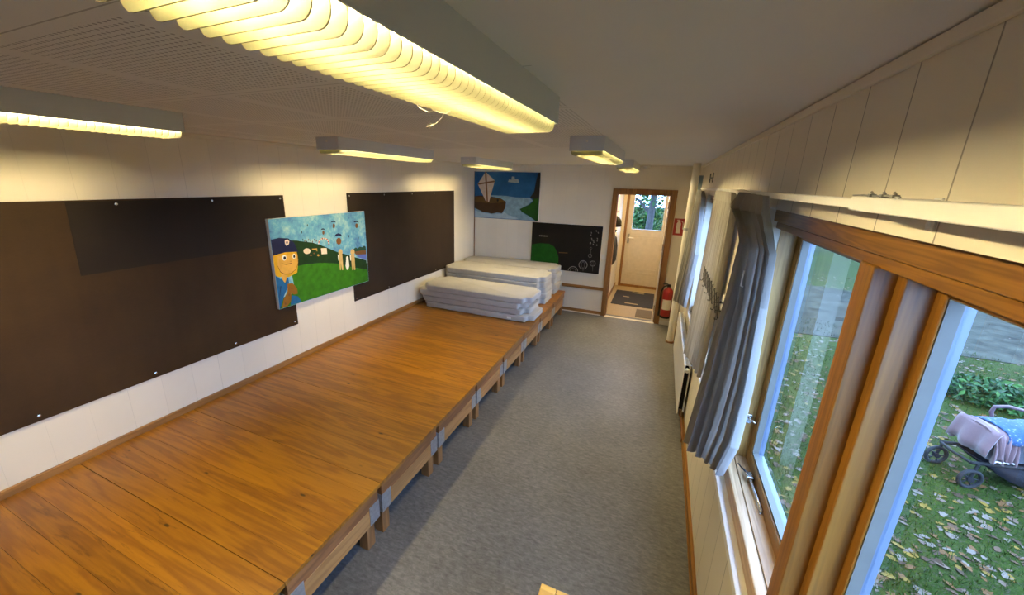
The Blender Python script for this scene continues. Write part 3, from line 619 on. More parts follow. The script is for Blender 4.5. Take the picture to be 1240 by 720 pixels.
# cornices, skirtings and trims
struct(MB().prism([(W - .012, 2.382), (W, 2.382), (W, H - .002), (W - .012, H - .006)], 1, YB, L).build('trim_1', 'wall_back', bevel=.002))
struct(MB().box(0, .012, YB, L, 2.385, H - .002).build('trim_2', 'wall_back', bevel=.002))
struct(MB().box(.012, W - .012, L - .010, L, 2.39, H - .002).build('trim_3', 'wall_back', bevel=.002))
struct(MB().box(0, .022, YB, L, .392, .440).build('trim_4', 'brown_trim', bevel=.003))
struct(MB().box(1.70, DX0 - .069, L - .018, L, .43, .480).build('trim_5', 'brown_trim_x', bevel=.003))
struct(MB().box(.0, .014, L - .014, L, .0, 2.30).build('trim_6', 'brown_trim_z', bevel=.002))
struct(MB().box(0, DX0 - .069, L - .016, L, 0, .062).build('baseboard_back', 'brown_trim_x', bevel=.003))
struct(MB().box(0, DX0 - .069, L - .034, L - .016, 0, .012).build('trim_7', 'cream_label', bevel=.003))
struct(MB().box(DX1 + .0725, W, L - .016, L, 0, .062).build('trim_8', 'trim_white', bevel=.003))
bb = MB().box(W - .020, W, YB, L - .02, .012, .060).box(W - .026, W - .0, YB, L - .02, 0, .012)
struct(bb.build('baseboard_right', 'frame_pine_y', bevel=.003))
# door casing and threshold
dc = MB().box(DX0 - .069, DX0, L - .018, L, 0, DZ + .077).box(DX1, DX1 + .0725, L - .018, L, 0, DZ + .077).box(DX0, DX1, L - .018, L, DZ, DZ + .077)
dc.box(DX0, DX0 + .012, L, L + .12, 0, DZ).box(DX1 - .012, DX1, L, L + .12, 0, DZ).box(DX0, DX1, L, L + .12, DZ - .012, DZ)
struct(dc.build('trim_9', 'brown_trim_z', bevel=.003))
struct(MB().prism([(L - .03, 0), (L + .03, 0), (L + .02, .010), (L - .02, .010)], 0, DX0 - .01, DX1).build('trim_10', 'cream_label'))

# ------------------------------------------------------------ windows
def window(name, y0, y1):
    """two lights side by side, set back behind the wall face; the pine steps back towards the glass"""
    r = bpy.data.objects.new(name, None); COL.objects.link(r); struct(r); r['_w'] = (0, 0, 0)
    ym = y1 - .9165                                                       # centre of the middle post
    MB().box(3.597, 3.66, y0, y1, 1.9995, 2.055).build('casing', 'frame_grain_y', r, .003)
    fr = MB().box(3.610, 3.75, y0, y1, 1.968, 1.9955).box(3.70, 3.75, y0, y1, 1.93, 1.968)
    fr.box(3.695, 3.704, y0, y1, .76, .862).build('head_and_bottom_rail', 'frame_pine_y', r, .003)
    MB().box(3.630, 3.75, y1 - .004, y1 + .03, .722, 1.97).box(3.630, 3.75, y0 - .03, y0 + .004, .722, 1.97).build('jamb', 'pine_tan_z', r, .002)
    c = MB()
    for a, b in ((y1 - .06, y1), (y0, y0 + .06)): c.box(3.697, 3.7035, a, b, .796, 1.97)
    c.build('stile', 'frame_pine_z', r, .003)
    MB().box(3.598, 3.66, ym - .0295, ym + .0295, .80, 1.972).build('post_face', 'frame_pine_z', r, .003)
    MB().box(3.604, 3.69, ym - .0290, ym + .06, .80, 1.972).build('post', 'frame_grain_z', r, .004)
    MB().box(3.643, 3.70, ym - .0665, ym - .03, .80, 1.972).build('post_step', 'frame_pine_z', r, .003)
    MB().box(3.650, 3.71, ym - .0655, ym - .03, .80, 1.971).build('post_lining', 'pine_tan_z', r, .002)
    MB().box(3.697, 3.7035, ym - .0975, ym + .075, .80, 1.97).build('post_stile', 'frame_pine_z', r, .003)
    MB().box(3.595, 3.637, y0, y1, .722, .802).build('sill_nosing', 'pine_tan_y', r, .006)
    MB().box(3.641, 3.71, y0, y1, .722, .796).build('sill_board', 'pine_tan_y', r, .003)
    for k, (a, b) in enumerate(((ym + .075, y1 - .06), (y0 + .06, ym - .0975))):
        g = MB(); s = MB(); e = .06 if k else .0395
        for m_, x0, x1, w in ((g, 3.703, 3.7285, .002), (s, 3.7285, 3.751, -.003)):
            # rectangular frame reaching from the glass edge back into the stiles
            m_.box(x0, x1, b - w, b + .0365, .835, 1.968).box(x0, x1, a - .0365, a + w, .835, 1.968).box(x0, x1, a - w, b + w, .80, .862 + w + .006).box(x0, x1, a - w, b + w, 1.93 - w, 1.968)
        g.build('gasket', 'gasket', r); s.build('sash', 'sash_sky_tint', r, .002)
        MB().box(3.733, 3.739, a - .002, b + .002, .86, 1.934).build('pane', 'glass', r)
    return r
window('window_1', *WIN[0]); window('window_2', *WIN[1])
for i, (a, b) in enumerate(WIN):                                          # white ledge under each window, with a glossy nosing
    struct(MB().box(W, 3.60, a, b, .70, .722).build('trim_%d' % (11 + 2 * i), 'paint'))
    struct(MB().box(W - .010, W + .010, a - .3, b + .2, .690, .7285).build('trim_%d' % (12 + 2 * i), 'trim_white', bevel=.005, seg=3))

def casement_stay(y, label):
    t = thing('casement_stay', label, 'window stay', (3.68, y, .796))
    a = MB(); a.tube([(3.676, y + .105, .816), (3.681, y + .04, .812), (3.691, y - .115, .808)], .0075, 8); a.build('stay_arm', 'chrome', t, smooth=True)
    a = MB(); a.box(3.662, 3.692, y + .07, y + .115, .796, .828); a.build('hinge_block', 'chrome', t, .004)
    a = MB(); a.tube([(3.670, y + .10, .826), (3.652, y + .13, .826), (3.640, y + .165, .824)], [.005, .004, .003], 8); a.build('peg', 'black_metal', t, smooth=True)
    a = MB(); a.box(3.680, 3.700, y - .125, y - .03, .7955, .803); a.build('base_plate', 'chrome', t, .002)
casement_stay(1.80, 'steel casement stay lying along the pine sill of the near window')
t = thing('casement_catch', 'small chrome catch on the pine jamb beside the near curtain', 'window catch', (3.665, 2.075, 1.02))
a = MB(); a.box(3.652, 3.682, 2.066, 2.080, .995, 1.045); a.build('catch_plate', 'chrome', t, .003)
a = MB(); a.tube([(3.668, 2.066, 1.03), (3.672, 2.045, 1.028), (3.700, 2.035, 1.018)], .006, 8); a.build('catch_lever', 'chrome', t, smooth=True)

# ------------------------------------------------------------ hall beyond the open doorway
HX0, HX1, HY0, HY1, HH = 2.37, 3.34, L + .12, 8.62, 2.35
struct(MB().box(HX0 - .1, HX1 + .1, L + .1195, HY1 + .1, -.06, 0).build('floor_hall', 'hall_floor'))
struct(MB().box(HX0 - .1, HX1 + .1, HY0, HY1 + .1, HH, HH + .06).build('ceiling_hall', 'paint'))
struct(MB().box(HX0 - .1, HX0, HY0, HY1 + .1, 0, HH).build('wall_hall_left', 'paint_hall'))
struct(MB().box(HX1, HX1 + .1, HY0, HY1 + .1, 0, HH).build('wall_hall_right', 'paint_hall'))
EX0, EX1, EZ = 2.485, 3.255, 2.06
struct(MB().box(HX0, EX0 - .05, HY1, HY1 + .1, 0, HH).box(EX1 + .05, HX1, HY1, HY1 + .1, 0, HH).box(EX0 - .05, EX1 + .05, HY1, HY1 + .1, EZ + .05, HH).build('wall_hall_back', 'paint_hall'))
ec = MB()
for a, b in ((EX0 - .05, EX0), (EX1, EX1 + .05)): ec.box(a, b, HY1 - .03, HY1 + .1, 0, EZ + .05)
ec.box(EX0, EX1, HY1 - .03, HY1 + .1, EZ, EZ + .05).box(EX0, EX1, HY1 - .02, HY1 + .1, 0, .05)
struct(ec.build('trim_15', 'brown_trim_z', bevel=.003))
struct(MB().box(HX0, HX0 + .014, HY0, HY1, 0, .06).build('trim_16', 'brown_trim', bevel=.002))
d = bpy.data.objects.new('door_1', None); COL.objects.link(d); struct(d); d['_w'] = (0, 0, 0)
y0, y1 = HY1 + .0, HY1 + .045; gx0, gx1, gz0, gz1 = 2.585, 3.165, 1.245, 1.98
dl = MB().box(EX0, gx0, y0, y1, .05, EZ).box(gx1, EX1, y0, y1, .05, EZ).box(gx0, gx1, y0, y1, .05, gz0).box(gx0, gx1, y0, y1, gz1, EZ)
dl.build('door_leaf', 'door_paint', d, .004)
b = MB()
for a0, a1, c0, c1 in ((gx0 - .02, gx0, gz0 - .02, gz1 + .02), (gx1, gx1 + .02, gz0 - .02, gz1 + .02)): b.box(a0, a1, y0 - .012, y0, c0, c1)
b.box(gx0, gx1, y0 - .012, y0, gz0 - .02, gz0).box(gx0, gx1, y0 - .012, y0, gz1, gz1 + .02).build('glazing_bead', 'door_paint', d, .003)
MB().box(gx0, gx1, y0 + .018, y0 + .024, gz0, gz1).build('pane', 'glass', d)
b = MB()
for z in (1.06, 1.10): b.box(EX0 + .06, EX1 - .06, y0 - .006, y0, z, z + .012)
for z in (.22, .29, .36): b.box(EX0 + .10, EX1 - .10, y0 - .008, y0, z, z + .05)
b.box(EX0 + .07, EX0 + .085, y0 - .006, y0, .2, 1.06).box(EX1 - .085, EX1 - .07, y0 - .006, y0, .2, 1.06).build('door_moulding', 'door_paint', d, .003)
b = MB(); b.box(EX0 + .035, EX0 + .075, y0 - .008, y0, .94, 1.14).tube([(EX0 + .055, y0 - .008, 1.06), (EX0 + .055, y0 - .05, 1.06), (EX0 + .06, y0 - .055, 1.06), (EX0 + .16, y0 - .055, 1.06)], .009, 8)
b.build('door_handle', 'chrome', d, smooth=False)
b = MB(); b.lathe([(.016, 0), (.016, .014), (.008, .018)], (EX0 + .055, y0 - .022, .98), 12, axis=1); b.build('door_lock', 'chrome', d)
# inner door leaf standing open into the hall, seen edge-on
d2 = bpy.data.objects.new('door_2', None); COL.objects.link(d2); struct(d2); d2['_w'] = (0, 0, 0)
MB().box(3.205, 3.243, L + .125, L + .86, .012, 1.985).build('door_leaf', 'trim_white', d2, .004)
b = MB()
for z in (.16, 1.16, 1.80): b.box(3.199, 3.2055, L + .126, L + .15, z, z + .10).tube([(3.207, L + .119, z - .002), (3.207, L + .119, z + .102)], .008, 8)
b.build('door_hinge', 'chrome', d2)
b = MB(); b.tube([(3.243, L + .80, 1.03), (3.275, L + .80, 1.03), (3.278, L + .79, 1.03), (3.278, L + .69, 1.03)], .008, 8); b.build('door_handle', 'chrome', d2)
# things in the hall
t = thing('door_mat', 'large black door mat in front of the glazed outer door', 'mat', (2.83, 7.75, 0))
m_ = MB().prism(rbox(2.462, 3.195, 7.15, 8.20, .02), 2, 0, .009); m_.build('mat_pile', plain('black_mat', (.03, .028, .026), .9, 0, .3, 90), t, .002)
wp = plain('worn_patch', (.38, .30, .14), .8)
for x0, x1, y, w in ((2.70, 2.93, 7.27, .05), (2.63, 2.74, 7.72, .05), (2.78, 3.0, 8.08, .05)): MB().prism([(x0, y), (x1, y - .01), (x1 + .01, y + w - .01), (x0, y + w)], 2, .009, .0105).build('worn_patch', wp, t)
tag(MB().prism(rbox(2.93, 3.19, 6.56, 7.02, .01), 2, 0, .005).build('floor_mat', plain('grey_mat', (.15, .12, .085), .9, 0, .2, 80), bevel=.001), 'small grey-brown mat on the hall floor just past the doorway', 'mat')
t = thing('wall_thermostat', 'small cream control box on the hall boards left of the outer door', 'thermostat', (HX0, 7.6, 1.2))
MB().box(HX0, HX0 + .03, 7.55, 7.67, 1.12, 1.28).build('control_box', 'white_plastic', t, .005)
MB().box(HX0, HX0 + .012, 7.60, 7.62, 1.28, 2.3).build('cable_cover', 'white_plastic', t, .002)
b = MB().lathe([(.018, 0), (.016, .008)], (HX0 + .03, 7.61, 1.2), 14, axis=0); b.build('dial', 'cream_label', t)
# jacket and hat on hooks
def cloth_blob(prof, cx, cy, wob=.012, n=22):
    """a hanging garment: rounded outline per height, pressed against the wall at x = HX0"""
    m_ = MB(); vs = []
    for k, (z, dx, dy, oy) in enumerate(prof):
        for j in range(n):
            a = 2 * PI * j / n; w = 1 + wob * 8 * math.sin(3 * a + k) + wob * 5 * math.sin(7 * a - k * .7)
            vs.append((cx + dx * (1 + math.cos(a) * w), cy + oy + dy * math.sin(a) * w, z))
    fs = [(i * n + j, i * n + (j + 1) % n, (i + 1) * n + (j + 1) % n, (i + 1) * n + j) for i in range(len(prof) - 1) for j in range(n)]
    fs += [tuple(range(n))[::-1], tuple((len(prof) - 1) * n + j for j in range(n))]
    return m_.add(vs, fs)
JY = 6.92
t = thing('jacket', 'black jacket hanging on the hall wall, half hidden by the doorway', 'jacket', (HX0, JY, 1.35))
cloth_blob([(.80, .040, .20, 0), (.86, .052, .21, 0), (1.0, .05, .20, 0), (1.12, .045, .17, 0), (1.25, .035, .13, 0), (1.34, .022, .07, 0), (1.38, .012, .03, 0)], HX0 + .012, JY).build('jacket_body', 'jacket', t, smooth=True)
for s_ in (-1, 1):
    b = MB(); b.tube([(HX0 + .05, JY + s_ * .12, 1.24), (HX0 + .06, JY + s_ * .19, 1.08), (HX0 + .065, JY + s_ * .215, .90), (HX0 + .062, JY + s_ * .21, .82)], [.04, .05, .045, .038], 10); b.build('sleeve', 'jacket', t, smooth=True)
b = MB(); b.tube([(HX0 + .045, JY - .05, 1.34), (HX0 + .07, JY, 1.375), (HX0 + .045, JY + .05, 1.34)], .018, 8); b.build('collar', 'jacket', t, smooth=True)
t = thing('woolly_hat', 'black knitted hat on a hook above the black jacket', 'hat', (HX0, JY, 1.5))
cloth_blob([(1.46, .050, .075, 0), (1.50, .058, .085, 0), (1.56, .055, .08, 0), (1.60, .04, .055, 0), (1.63, .015, .02, 0)], HX0 + .03, JY - .02).build('crown', 'jacket', t, smooth=True)
cloth_blob([(1.445, .056, .082, 0), (1.45, .062, .09, 0), (1.485, .063, .092, 0), (1.49, .056, .084, 0)], HX0 + .026, JY - .02).build('brim', 'dark_fabric', t, smooth=True)
t = thing('coat_rail', 'wooden coat rail with hooks behind the black jacket', 'coat rack', (HX0, JY, 1.62))
MB().box(HX0, HX0 + .02, 6.62, 7.35, 1.64, 1.72).build('rail_board', 'brown_trim', t, .003)
for k in range(4):
    y = 6.70 + k * .18; b = MB(); b.tube([(HX0 + .02, y, 1.69), (HX0 + .05, y, 1.68), (HX0 + .06, y, 1.66), (HX0 + .06, y, 1.70)], .005, 6); b.build('hook', 'chrome', t)
# added lamp, unseen behind the door lintel, to light the hall
t = thing('hall_fill_lamp', 'added round lamp, unseen on the hall ceiling, lighting the hall', 'lamp', (2.85, 7.0, HH))
MB().lathe([(.13, 0), (.13, -.02), (.11, -.02)], (2.85, 7.0, HH), 24).build('lamp_base', 'white_metal', t)
MB().lathe([(.115, -.02), (.11, -.05), (.07, -.075), (.01, -.085)], (2.85, 7.0, HH), 24).build('lamp_shade', emit('hall_fill_glow', (1., .72, .34), 150.), t, smooth=True)

# ------------------------------------------------------------ ceiling lamps
def lamp(x0, x1, y0, y1, label, blades=True):
    t = thing('fluorescent_ceiling_lamp', label, 'ceiling lamp', ((x0 + x1) / 2, (y0 + y1) / 2, H), 'louvred fluorescent lamps in two rows on the ceiling')
    zb = 2.331; th = .004
    hb = MB().box(x0, x0 + th, y0, y1, zb, H).box(x1 - th, x1, y0, y1, zb, H).box(x0 + th, x1 - th, y0 + th, y1 - th, H - .006, H)
    hb.build('housing', 'white_metal', t, .0012)
    for a, b_ in ((y0 - .001, y0 + th), (y1 - th, y1 + .001)):
        ec_ = MB().box(x0 - .001, x1 + .001, a, b_, zb - .001, H).build('end_cap', 'white_metal', t, .0012)
        if a < y0: cap0 = ec_
    MB().lathe([(.006, 0), (.007, -.004), (.003, -.006)], ((x0 + x1) / 2, y0 - .001, 2.385), 10, axis=1).build('screw', 'cream_label', cap0)
    lo = MB(); n = int((y1 - y0 - .03) / .0262); bx0, bx1 = x0 + .010, x1 - .010
    r = .02
    out = [(bx0, 2.339), (bx0, 2.304 + r)] + [(bx0 + r - r * math.cos(i * PI / 8), 2.304 + r - r * math.sin(i * PI / 8)) for i in range(1, 4)] + [(bx0 + r, 2.304), (bx1 - r, 2.304)] \
        + [(bx1 - r + r * math.sin(i * PI / 8), 2.304 + r - r * math.cos(i * PI / 8)) for i in range(1, 4)] + [(bx1, 2.304 + r), (bx1, 2.339)]
    for k in range(n + 1):
        y = y0 + .012 + (y1 - y0 - .024) * k / n
        lo.prism(out, 1, y - .0009, y + .0009)
    lo.build('louvre', 'louver', t)
    for x in ((x0 + x1) / 2,):
        MB().tube([(x, y0 + .03, 2.3545), (x, y1 - .03, 2.3545)], .012, 12).build('fluorescent_tube', 'tube', t, smooth=True)
    for y in (y0 + .018, y1 - .018):
        MB().box((x0 + x1) / 2 - .014, (x0 + x1) / 2 + .014, y - .012, y + .012, 2.346, H - .006).build('tube_holder', 'white_plastic', t, .002)
    return t
lamp(2.560, 2.774, .140, 1.380, 'long louvred ceiling lamp nearest overhead, with frayed string hanging from it')
lamp(2.560, 2.770, 2.500, 3.740, 'louvred ceiling lamp in the right row, halfway to the doorway')
lamp(2.560, 2.760, 4.95, 6.13, 'louvred ceiling lamp right in front of the doorway wall')
lamp(.770, .976, .000, 1.236, 'louvred ceiling lamp in the left row, above the large brown board')
lamp(.770, .976, 2.215, 3.470, 'louvred ceiling lamp in the left row, above the green hill painting')
lamp(.770, .976, 4.430, 5.690, 'louvred ceiling lamp in the left row, above the grey mattresses')
t = thing('frayed_string', 'frayed yellow string dangling from the nearest louvred lamp', 'string', (2.60, .9, 2.31))
b = MB(); b.tube([(2.625, .905, 2.304), (2.616, .9, 2.309 - .012), (2.598, .9, 2.300), (2.581, .9, 2.306), (2.566, .9, 2.302), (2.556, .9, 2.306), (2.540, .9, 2.313), (2.532, .9, 2.322), (2.523, .9, 2.331)], .0011, 6)
b.tube([(2.610, .9, 2.297), (2.604, .9, 2.288), (2.598, .9, 2.284), (2.588, .9, 2.276), (2.580, .9, 2.272)], .0011, 6); b.build('strand', 'cream_label', t)
for c in ((2.522, .9, 2.332), (2.577, .9, 2.271)):
    b = MB()
    for k in range(7):
        a = k * .9; b.tube([c, (c[0] - .007 + .008 * math.cos(a), .9 + .006 * math.sin(a * 1.3), c[2] + .007 * math.sin(a))], .0008, 5)
    b.build('frayed_end', 'cream_label', t)
t = thing('smoke_detector', 'small flat white detector box on the ceiling in front of the doorway', 'detector', (2.83, 6.28, H))
MB().prism(rbox(2.77, 2.89, 6.22, 6.34, .02), 2, H - .03, H).build('detector_body', 'white_plastic', t, .004)
MB().lathe([(.03, 0), (.026, -.012)], (2.83, 6.28, H - .03), 16).build('detector_cap', 'white_metal', t)

# ------------------------------------------------------------ platform sections
J = [.187, .842, 1.490, 2.145, 2.808, 3.458, 4.120, 4.790, 5.480, 6.200]
PL = ['the nearest one, at the corner of the photo', 'second from the camera', 'third from the camera', 'fourth from the camera', 'fifth from the camera', 'sixth from the camera',
      'under the front mattress stack', 'under the middle mattress stack', 'the last one before the end wall']
def platform(y, l, label):
    t = thing('platform_section', label, 'platform', (0, y, 0), 'low pine platform sections in a row along the wall')
    top = MB(); ed = [.0005 + .10908 * k for k in range(6)] + [l - .0018]
    for k in range(6): top.box(.022, 1.803, y + ed[k] + .0003, y + ed[k + 1] - .0003, .371, .395)
    top.build('top_boards', 'pine_top', t, .0014)
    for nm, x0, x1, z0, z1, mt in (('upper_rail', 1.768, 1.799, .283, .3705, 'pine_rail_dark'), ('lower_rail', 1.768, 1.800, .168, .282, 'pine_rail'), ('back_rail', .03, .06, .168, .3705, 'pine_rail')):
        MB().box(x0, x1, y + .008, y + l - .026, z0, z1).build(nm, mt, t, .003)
    for a in (.012, l - .055): MB().box(.06, 1.768, y + a, y + a + .025, .168, .3705).build('side_rail', 'pine_rail', t, .003)
    for x0, x1 in ((1.722, 1.787), (.062, .127)):
        for a in (.038 if x0 < 1 else .014, l - .122): MB().box(x0, x1, y + a, y + a + .064, 0, .3705).build('leg', 'pine_leg', t, .003)
    for a, b_, c in ((.0065, .088, 0), (l - .104, l - .0245, 1)):
        p = MB().box(1.800, 1.8025, y + a, y + b_, .172, .300)
        if c == 0: p.box(1.74, 1.8025, y + a - .002, y + a, .172, .300)
        else: p.box(1.74, 1.8025, y + b_, y + b_ + .002, .172, .300)
        for q in (.2, .8):
            for z in (.195, .275): p.lathe([(.005, 0), (.004, .0015)], (1.8025, y + a + (b_ - a) * q, z), 8, axis=0)
        p.build('corner_plate', 'steel', t)
for k in range(9): platform(J[k], J[k + 1] - J[k], 'lacquered pine platform section, ' + PL[k])

# ------------------------------------------------------------ mattresses
def mattress(x0, x1, y0, y1, z, label, th=.078, rot=0., tagged=False):
    cx, cy = (x0 + x1) / 2, (y0 + y1) / 2
    t = thing('cot_mattress', label, 'mattress', (cx, cy, z), 'notched grey mattresses in stacks on the platform')
    hx, hy, nx, ny = (x1 - x0) / 2, (y1 - y0) / 2, .085, .10
    o = [(hx, -hy + ny), (hx, hy - ny), (hx - nx, hy - ny), (hx - nx, hy), (-hx + nx, hy), (-hx + nx, hy - ny), (-hx, hy - ny), (-hx, -hy + ny), (-hx + nx, -hy + ny), (-hx + nx, -hy), (hx - nx, -hy), (hx - nx, -hy + ny)]
    # round every corner of the outline a little
    pts = []
    n = len(o)
    for i in range(n):
        p, a, b_ = Vector(o[i]), Vector(o[i - 1]), Vector(o[(i + 1) % n]); r = .03
        u = (a - p).normalized() * r; w = (b_ - p).normalized() * r
        for s_ in (0, .5, 1): pts.append(tuple(p + u * (1 - s_) ** 2 + w * s_ ** 2))
    m_ = MB(); lv = [(0, .014), (.004, .006), (.010, .001), (.018, 0), (th - .018, 0), (th - .010, .001), (th - .004, .005), (th, .014)]
    vs = []
    ctr = [Vector(p) for p in pts]
    for h_, ins in lv:
        for i, p in enumerate(ctr):
            d = ctr[(i + 1) % len(ctr)] - ctr[i - 1]; nn = Vector((-d.y, d.x)).normalized()
            q = p + nn * ins
            vs.append((cx + q.x, cy + q.y, z + h_))
    k = len(pts)
    fs = [(i * k + j, i * k + (j + 1) % k, (i + 1) * k + (j + 1) % k, (i + 1) * k + j) for i in range(len(lv) - 1) for j in range(k)]
    fs += [tuple(range(k))[::-1], tuple((len(lv) - 1) * k + j for j in range(k))]
    b = m_.add(vs, fs).build('mattress_body', 'mattress', t, smooth=True)
    md = b.modifiers.new('es', 'EDGE_SPLIT'); md.split_angle = 1.2
    sm = MB()
    for zz in (z + .015, z + th - .015):
        sm.tube([(cx + p[0] * 1.0, cy + p[1] * 1.0, zz) for p in pts], .0028, 5, closed=True)
    sm.build('piping', 'mattress', t, smooth=True)
    if tagged: MB().box(x0 + 1.33, x0 + 1.385, y0 - .003, y0 + .001, z + .022, z + .052).build('tag', 'trim_white', b, .001)
    t.rotation_euler.z = rot
    return t
Z = .3955
mattress(.115, 1.785, 4.44, 5.04, Z, 'grey mattress with a small white tag, lowest of the front stack', tagged=True)
mattress(.055, 1.715, 4.46, 5.06, Z + .082, 'grey mattress second from the bottom of the front stack', rot=.008)
mattress(.020, 1.680, 4.435, 5.035, Z + .164, 'grey mattress third up in the front stack, its end touching the wall', rot=-.004)
mattress(.130, 1.750, 4.43, 5.035, Z + .244, 'grey mattress on top of the front stack')
nm = ['lowest', 'second up', 'third up', 'fourth up', 'topmost']
for k, (a, y) in enumerate(((.04, 5.20), (.05, 5.19), (.035, 5.19), (.03, 5.17), (.03, 5.18))):
    mattress(a, a + 1.67, y, y + .585, Z + .085 * k, 'grey mattress %s in the middle stack' % nm[k], th=.082, rot=.003 * (-1) ** k)
for k in range(5):
    a = (.03, .05, .03, .045, .03)[k]
    mattress(a, a + 1.67, 5.795, 6.345, Z + .085 * k, 'grey mattress %s in the stack against the end wall' % nm[k], th=.082)

# ------------------------------------------------------------ boards on the left wall
def pinboard(y0, y1, z0, z1, label, mt, screws, patch=None):
    t = thing('wall_board', label, 'board', (0, (y0 + y1) / 2, z0))
    b = MB().box(.001, .012, y0, y1, z0, z1).build('board_panel', mt, t, .0015)
    if patch: MB().prism(patch, 0, .012, .0126).build('unfaded_patch', 'board_dark', t)
    s_ = MB()
    for y, z in screws:
        MB().lathe([(.009, 0), (.0085, .003), (.004, .0045)], (.012, y, z), 12, axis=0).build('screw', 'chrome', t)
pinboard(.06, 2.497, .752, 1.975, 'large brown hardboard panel on the left wall, nearest the camera', 'board',
         [(y, z) for y in (.75, 1.317, 1.886, 2.462) for z in (1.947, .785)], [(1.075, 1.538), (2.485, 1.545), (2.485, 1.966), (1.09, 1.966)])
pinboard(3.272, 5.616, .764, 1.979, 'dark brown hardboard panel beside the mattress stacks', 'board2', [(y, z) for y in (3.30, 3.88, 4.46, 5.02, 5.575) for z in (1.95, .795)])

# ------------------------------------------------------------ painted canvases
PC = {'dgreen': (0.006, 0.028, 0.006),
    'green': (0.026, 0.13, 0.004),
    'treeg': (0.01, 0.05, 0.03),
    'brown': (0.14, 0.06, 0.02),
    'violet': (0.09, 0.13, 0.42),
    'hair': (0.62, 0.34, 0.012),
    'face': (0.66, 0.36, 0.065),
    'navy': (0.006, 0.009, 0.045),
    'pale': (0.7, 0.58, 0.46),
    'white': (0.8, 0.78, 0.7),
    'black': (0.012, 0.01, 0.012),
    'orange': (0.5, 0.25, 0.05),
    'jacket': (0.012, 0.1, 0.25),
    'jnavy': (0.01, 0.04, 0.12),
    'toy': (0.22, 0.095, 0.008),
    'skin': (0.55, 0.37, 0.14),
    'red': (0.4, 0.08, 0.06),
    'water': (0.2, 0.33, 0.44),
    'foam': (0.33, 0.45, 0.55),
    'dgreen2': (0.008, 0.06, 0.006),
    'boat': (0.055, 0.028, 0.013),
    'deck': (0.1, 0.055, 0.015),
    'cream': (0.58, 0.48, 0.38),
    'mast': (0.2, 0.1, 0.045),
    'cloud': (0.4, 0.42, 0.43),
    'hill': (0.006, 0.075, 0.005),
    'orange2': (0.17, 0.09, 0.02),
    'brown3': (0.016, 0.006, 0.005),
    'mark': (0.22, 0.21, 0.19),
    'mark2': (0.12, 0.115, 0.105)}
def paint_mat(k):
    if 'pt_' + k not in M: M['pt_' + k] = plain('paint_' + k, PC[k], .6, 0, .22 if k in ('green', 'dgreen', 'water', 'hill', 'dgreen2') else .12, 18, spec=.2, bmp=.05)
    return M['pt_' + k]
def skymat(name, a, b_, c, sc):
    m, t, b = nt(name); v = coords(t)
    g = noise(t, v, sc, 4, .6, .3); h = noise(t, v, sc * 6, 3)
    t.links.new(ramp(t, math_(t, 'ADD', math_(t, 'MULTIPLY', g, .75), math_(t, 'MULTIPLY', h, .25)), [(.32, a), (.5, b_), (.66, c)]), b.inputs['Base Color'])
    b.inputs['Roughness'].default_value = .55; b.inputs['Specular IOR Level'].default_value = .2; return m
M['cv1'] = skymat('painted_cloudy_sky', (.045, .13, .36), (.12, .34, .50), (.36, .56, .54), 6.)
M['cv2'] = skymat('painted_blue_sky', (.006, .055, .17), (.010, .085, .24), (.02, .12, .30), 2.4)
M['cv3'] = skymat('painted_night', (.004, .0035, .0035), (.006, .005, .0045), (.010, .006, .005), 3.)
def canvas(label, axis, d_back, d_front, bg, P, box):
    a0, a1, z0, z1 = box
    loc = (0, (a0 + a1) / 2, z0) if axis == 0 else ((a0 + a1) / 2, L, z0)
    t = thing('canvas_painting', label, 'painting', loc)
    mats = ['trim_white', bg]; used = {}
    m_ = MB()
    lo, hi = min(d_back, d_front), max(d_back, d_front)
    if axis == 0: m_.box(lo, hi, a0, a1, z0, z1)
    else: m_.box(a0, a1, lo, hi, z0, z1)
    sgn = 1 if d_front > d_back else -1
    def poly(pts, d, mi):
        vs = [(d, p[0], p[1]) if axis == 0 else (p[0], d, p[1]) for p in pts]
        m_.add(vs, [tuple(range(len(vs)))], mi)
    e = .0006
    poly([(a0 + e, z0 + e), (a1 - e, z0 + e), (a1 - e, z1 - e), (a0 + e, z1 - e)], d_front + sgn * .0004, 1)
    for i, (c, pts) in enumerate(P):
        if c not in used: used[c] = len(mats); mats.append(paint_mat(c))
        poly(pts, d_front + sgn * (.0006 + .00006 * i), used[c])
    # outline polygons may be concave: let bmesh split them
    o = m_.build('painted_canvas', mats, t, fix=False)
    bm = bmesh.new(); bm.from_mesh(o.data); bmesh.ops.triangulate(bm, faces=[f_ for f_ in bm.faces if len(f_.verts) > 4], ngon_method='EAR_CLIP')
    bm.to_mesh(o.data); bm.free()
    return t
M['side1'] = M['trim_white']
canvas('colourful painting of a child in a blue cap before a green hill and balloon sky', 0, .013, .045, 'cv1', P1, (2.294, 3.480, .967, 1.780))
canvas('blue seascape painting of a brown boat with a white kite-shaped sail', 1, L - .002, L - .030, 'cv2', P2, (.016, 1.219, 1.5034, 2.2968))
canvas('black night painting with a green hill and white dandelion rings', 1, L - .002, L - .030, 'cv3', P3, (1.119, 2.2998, .7055, 1.4865))

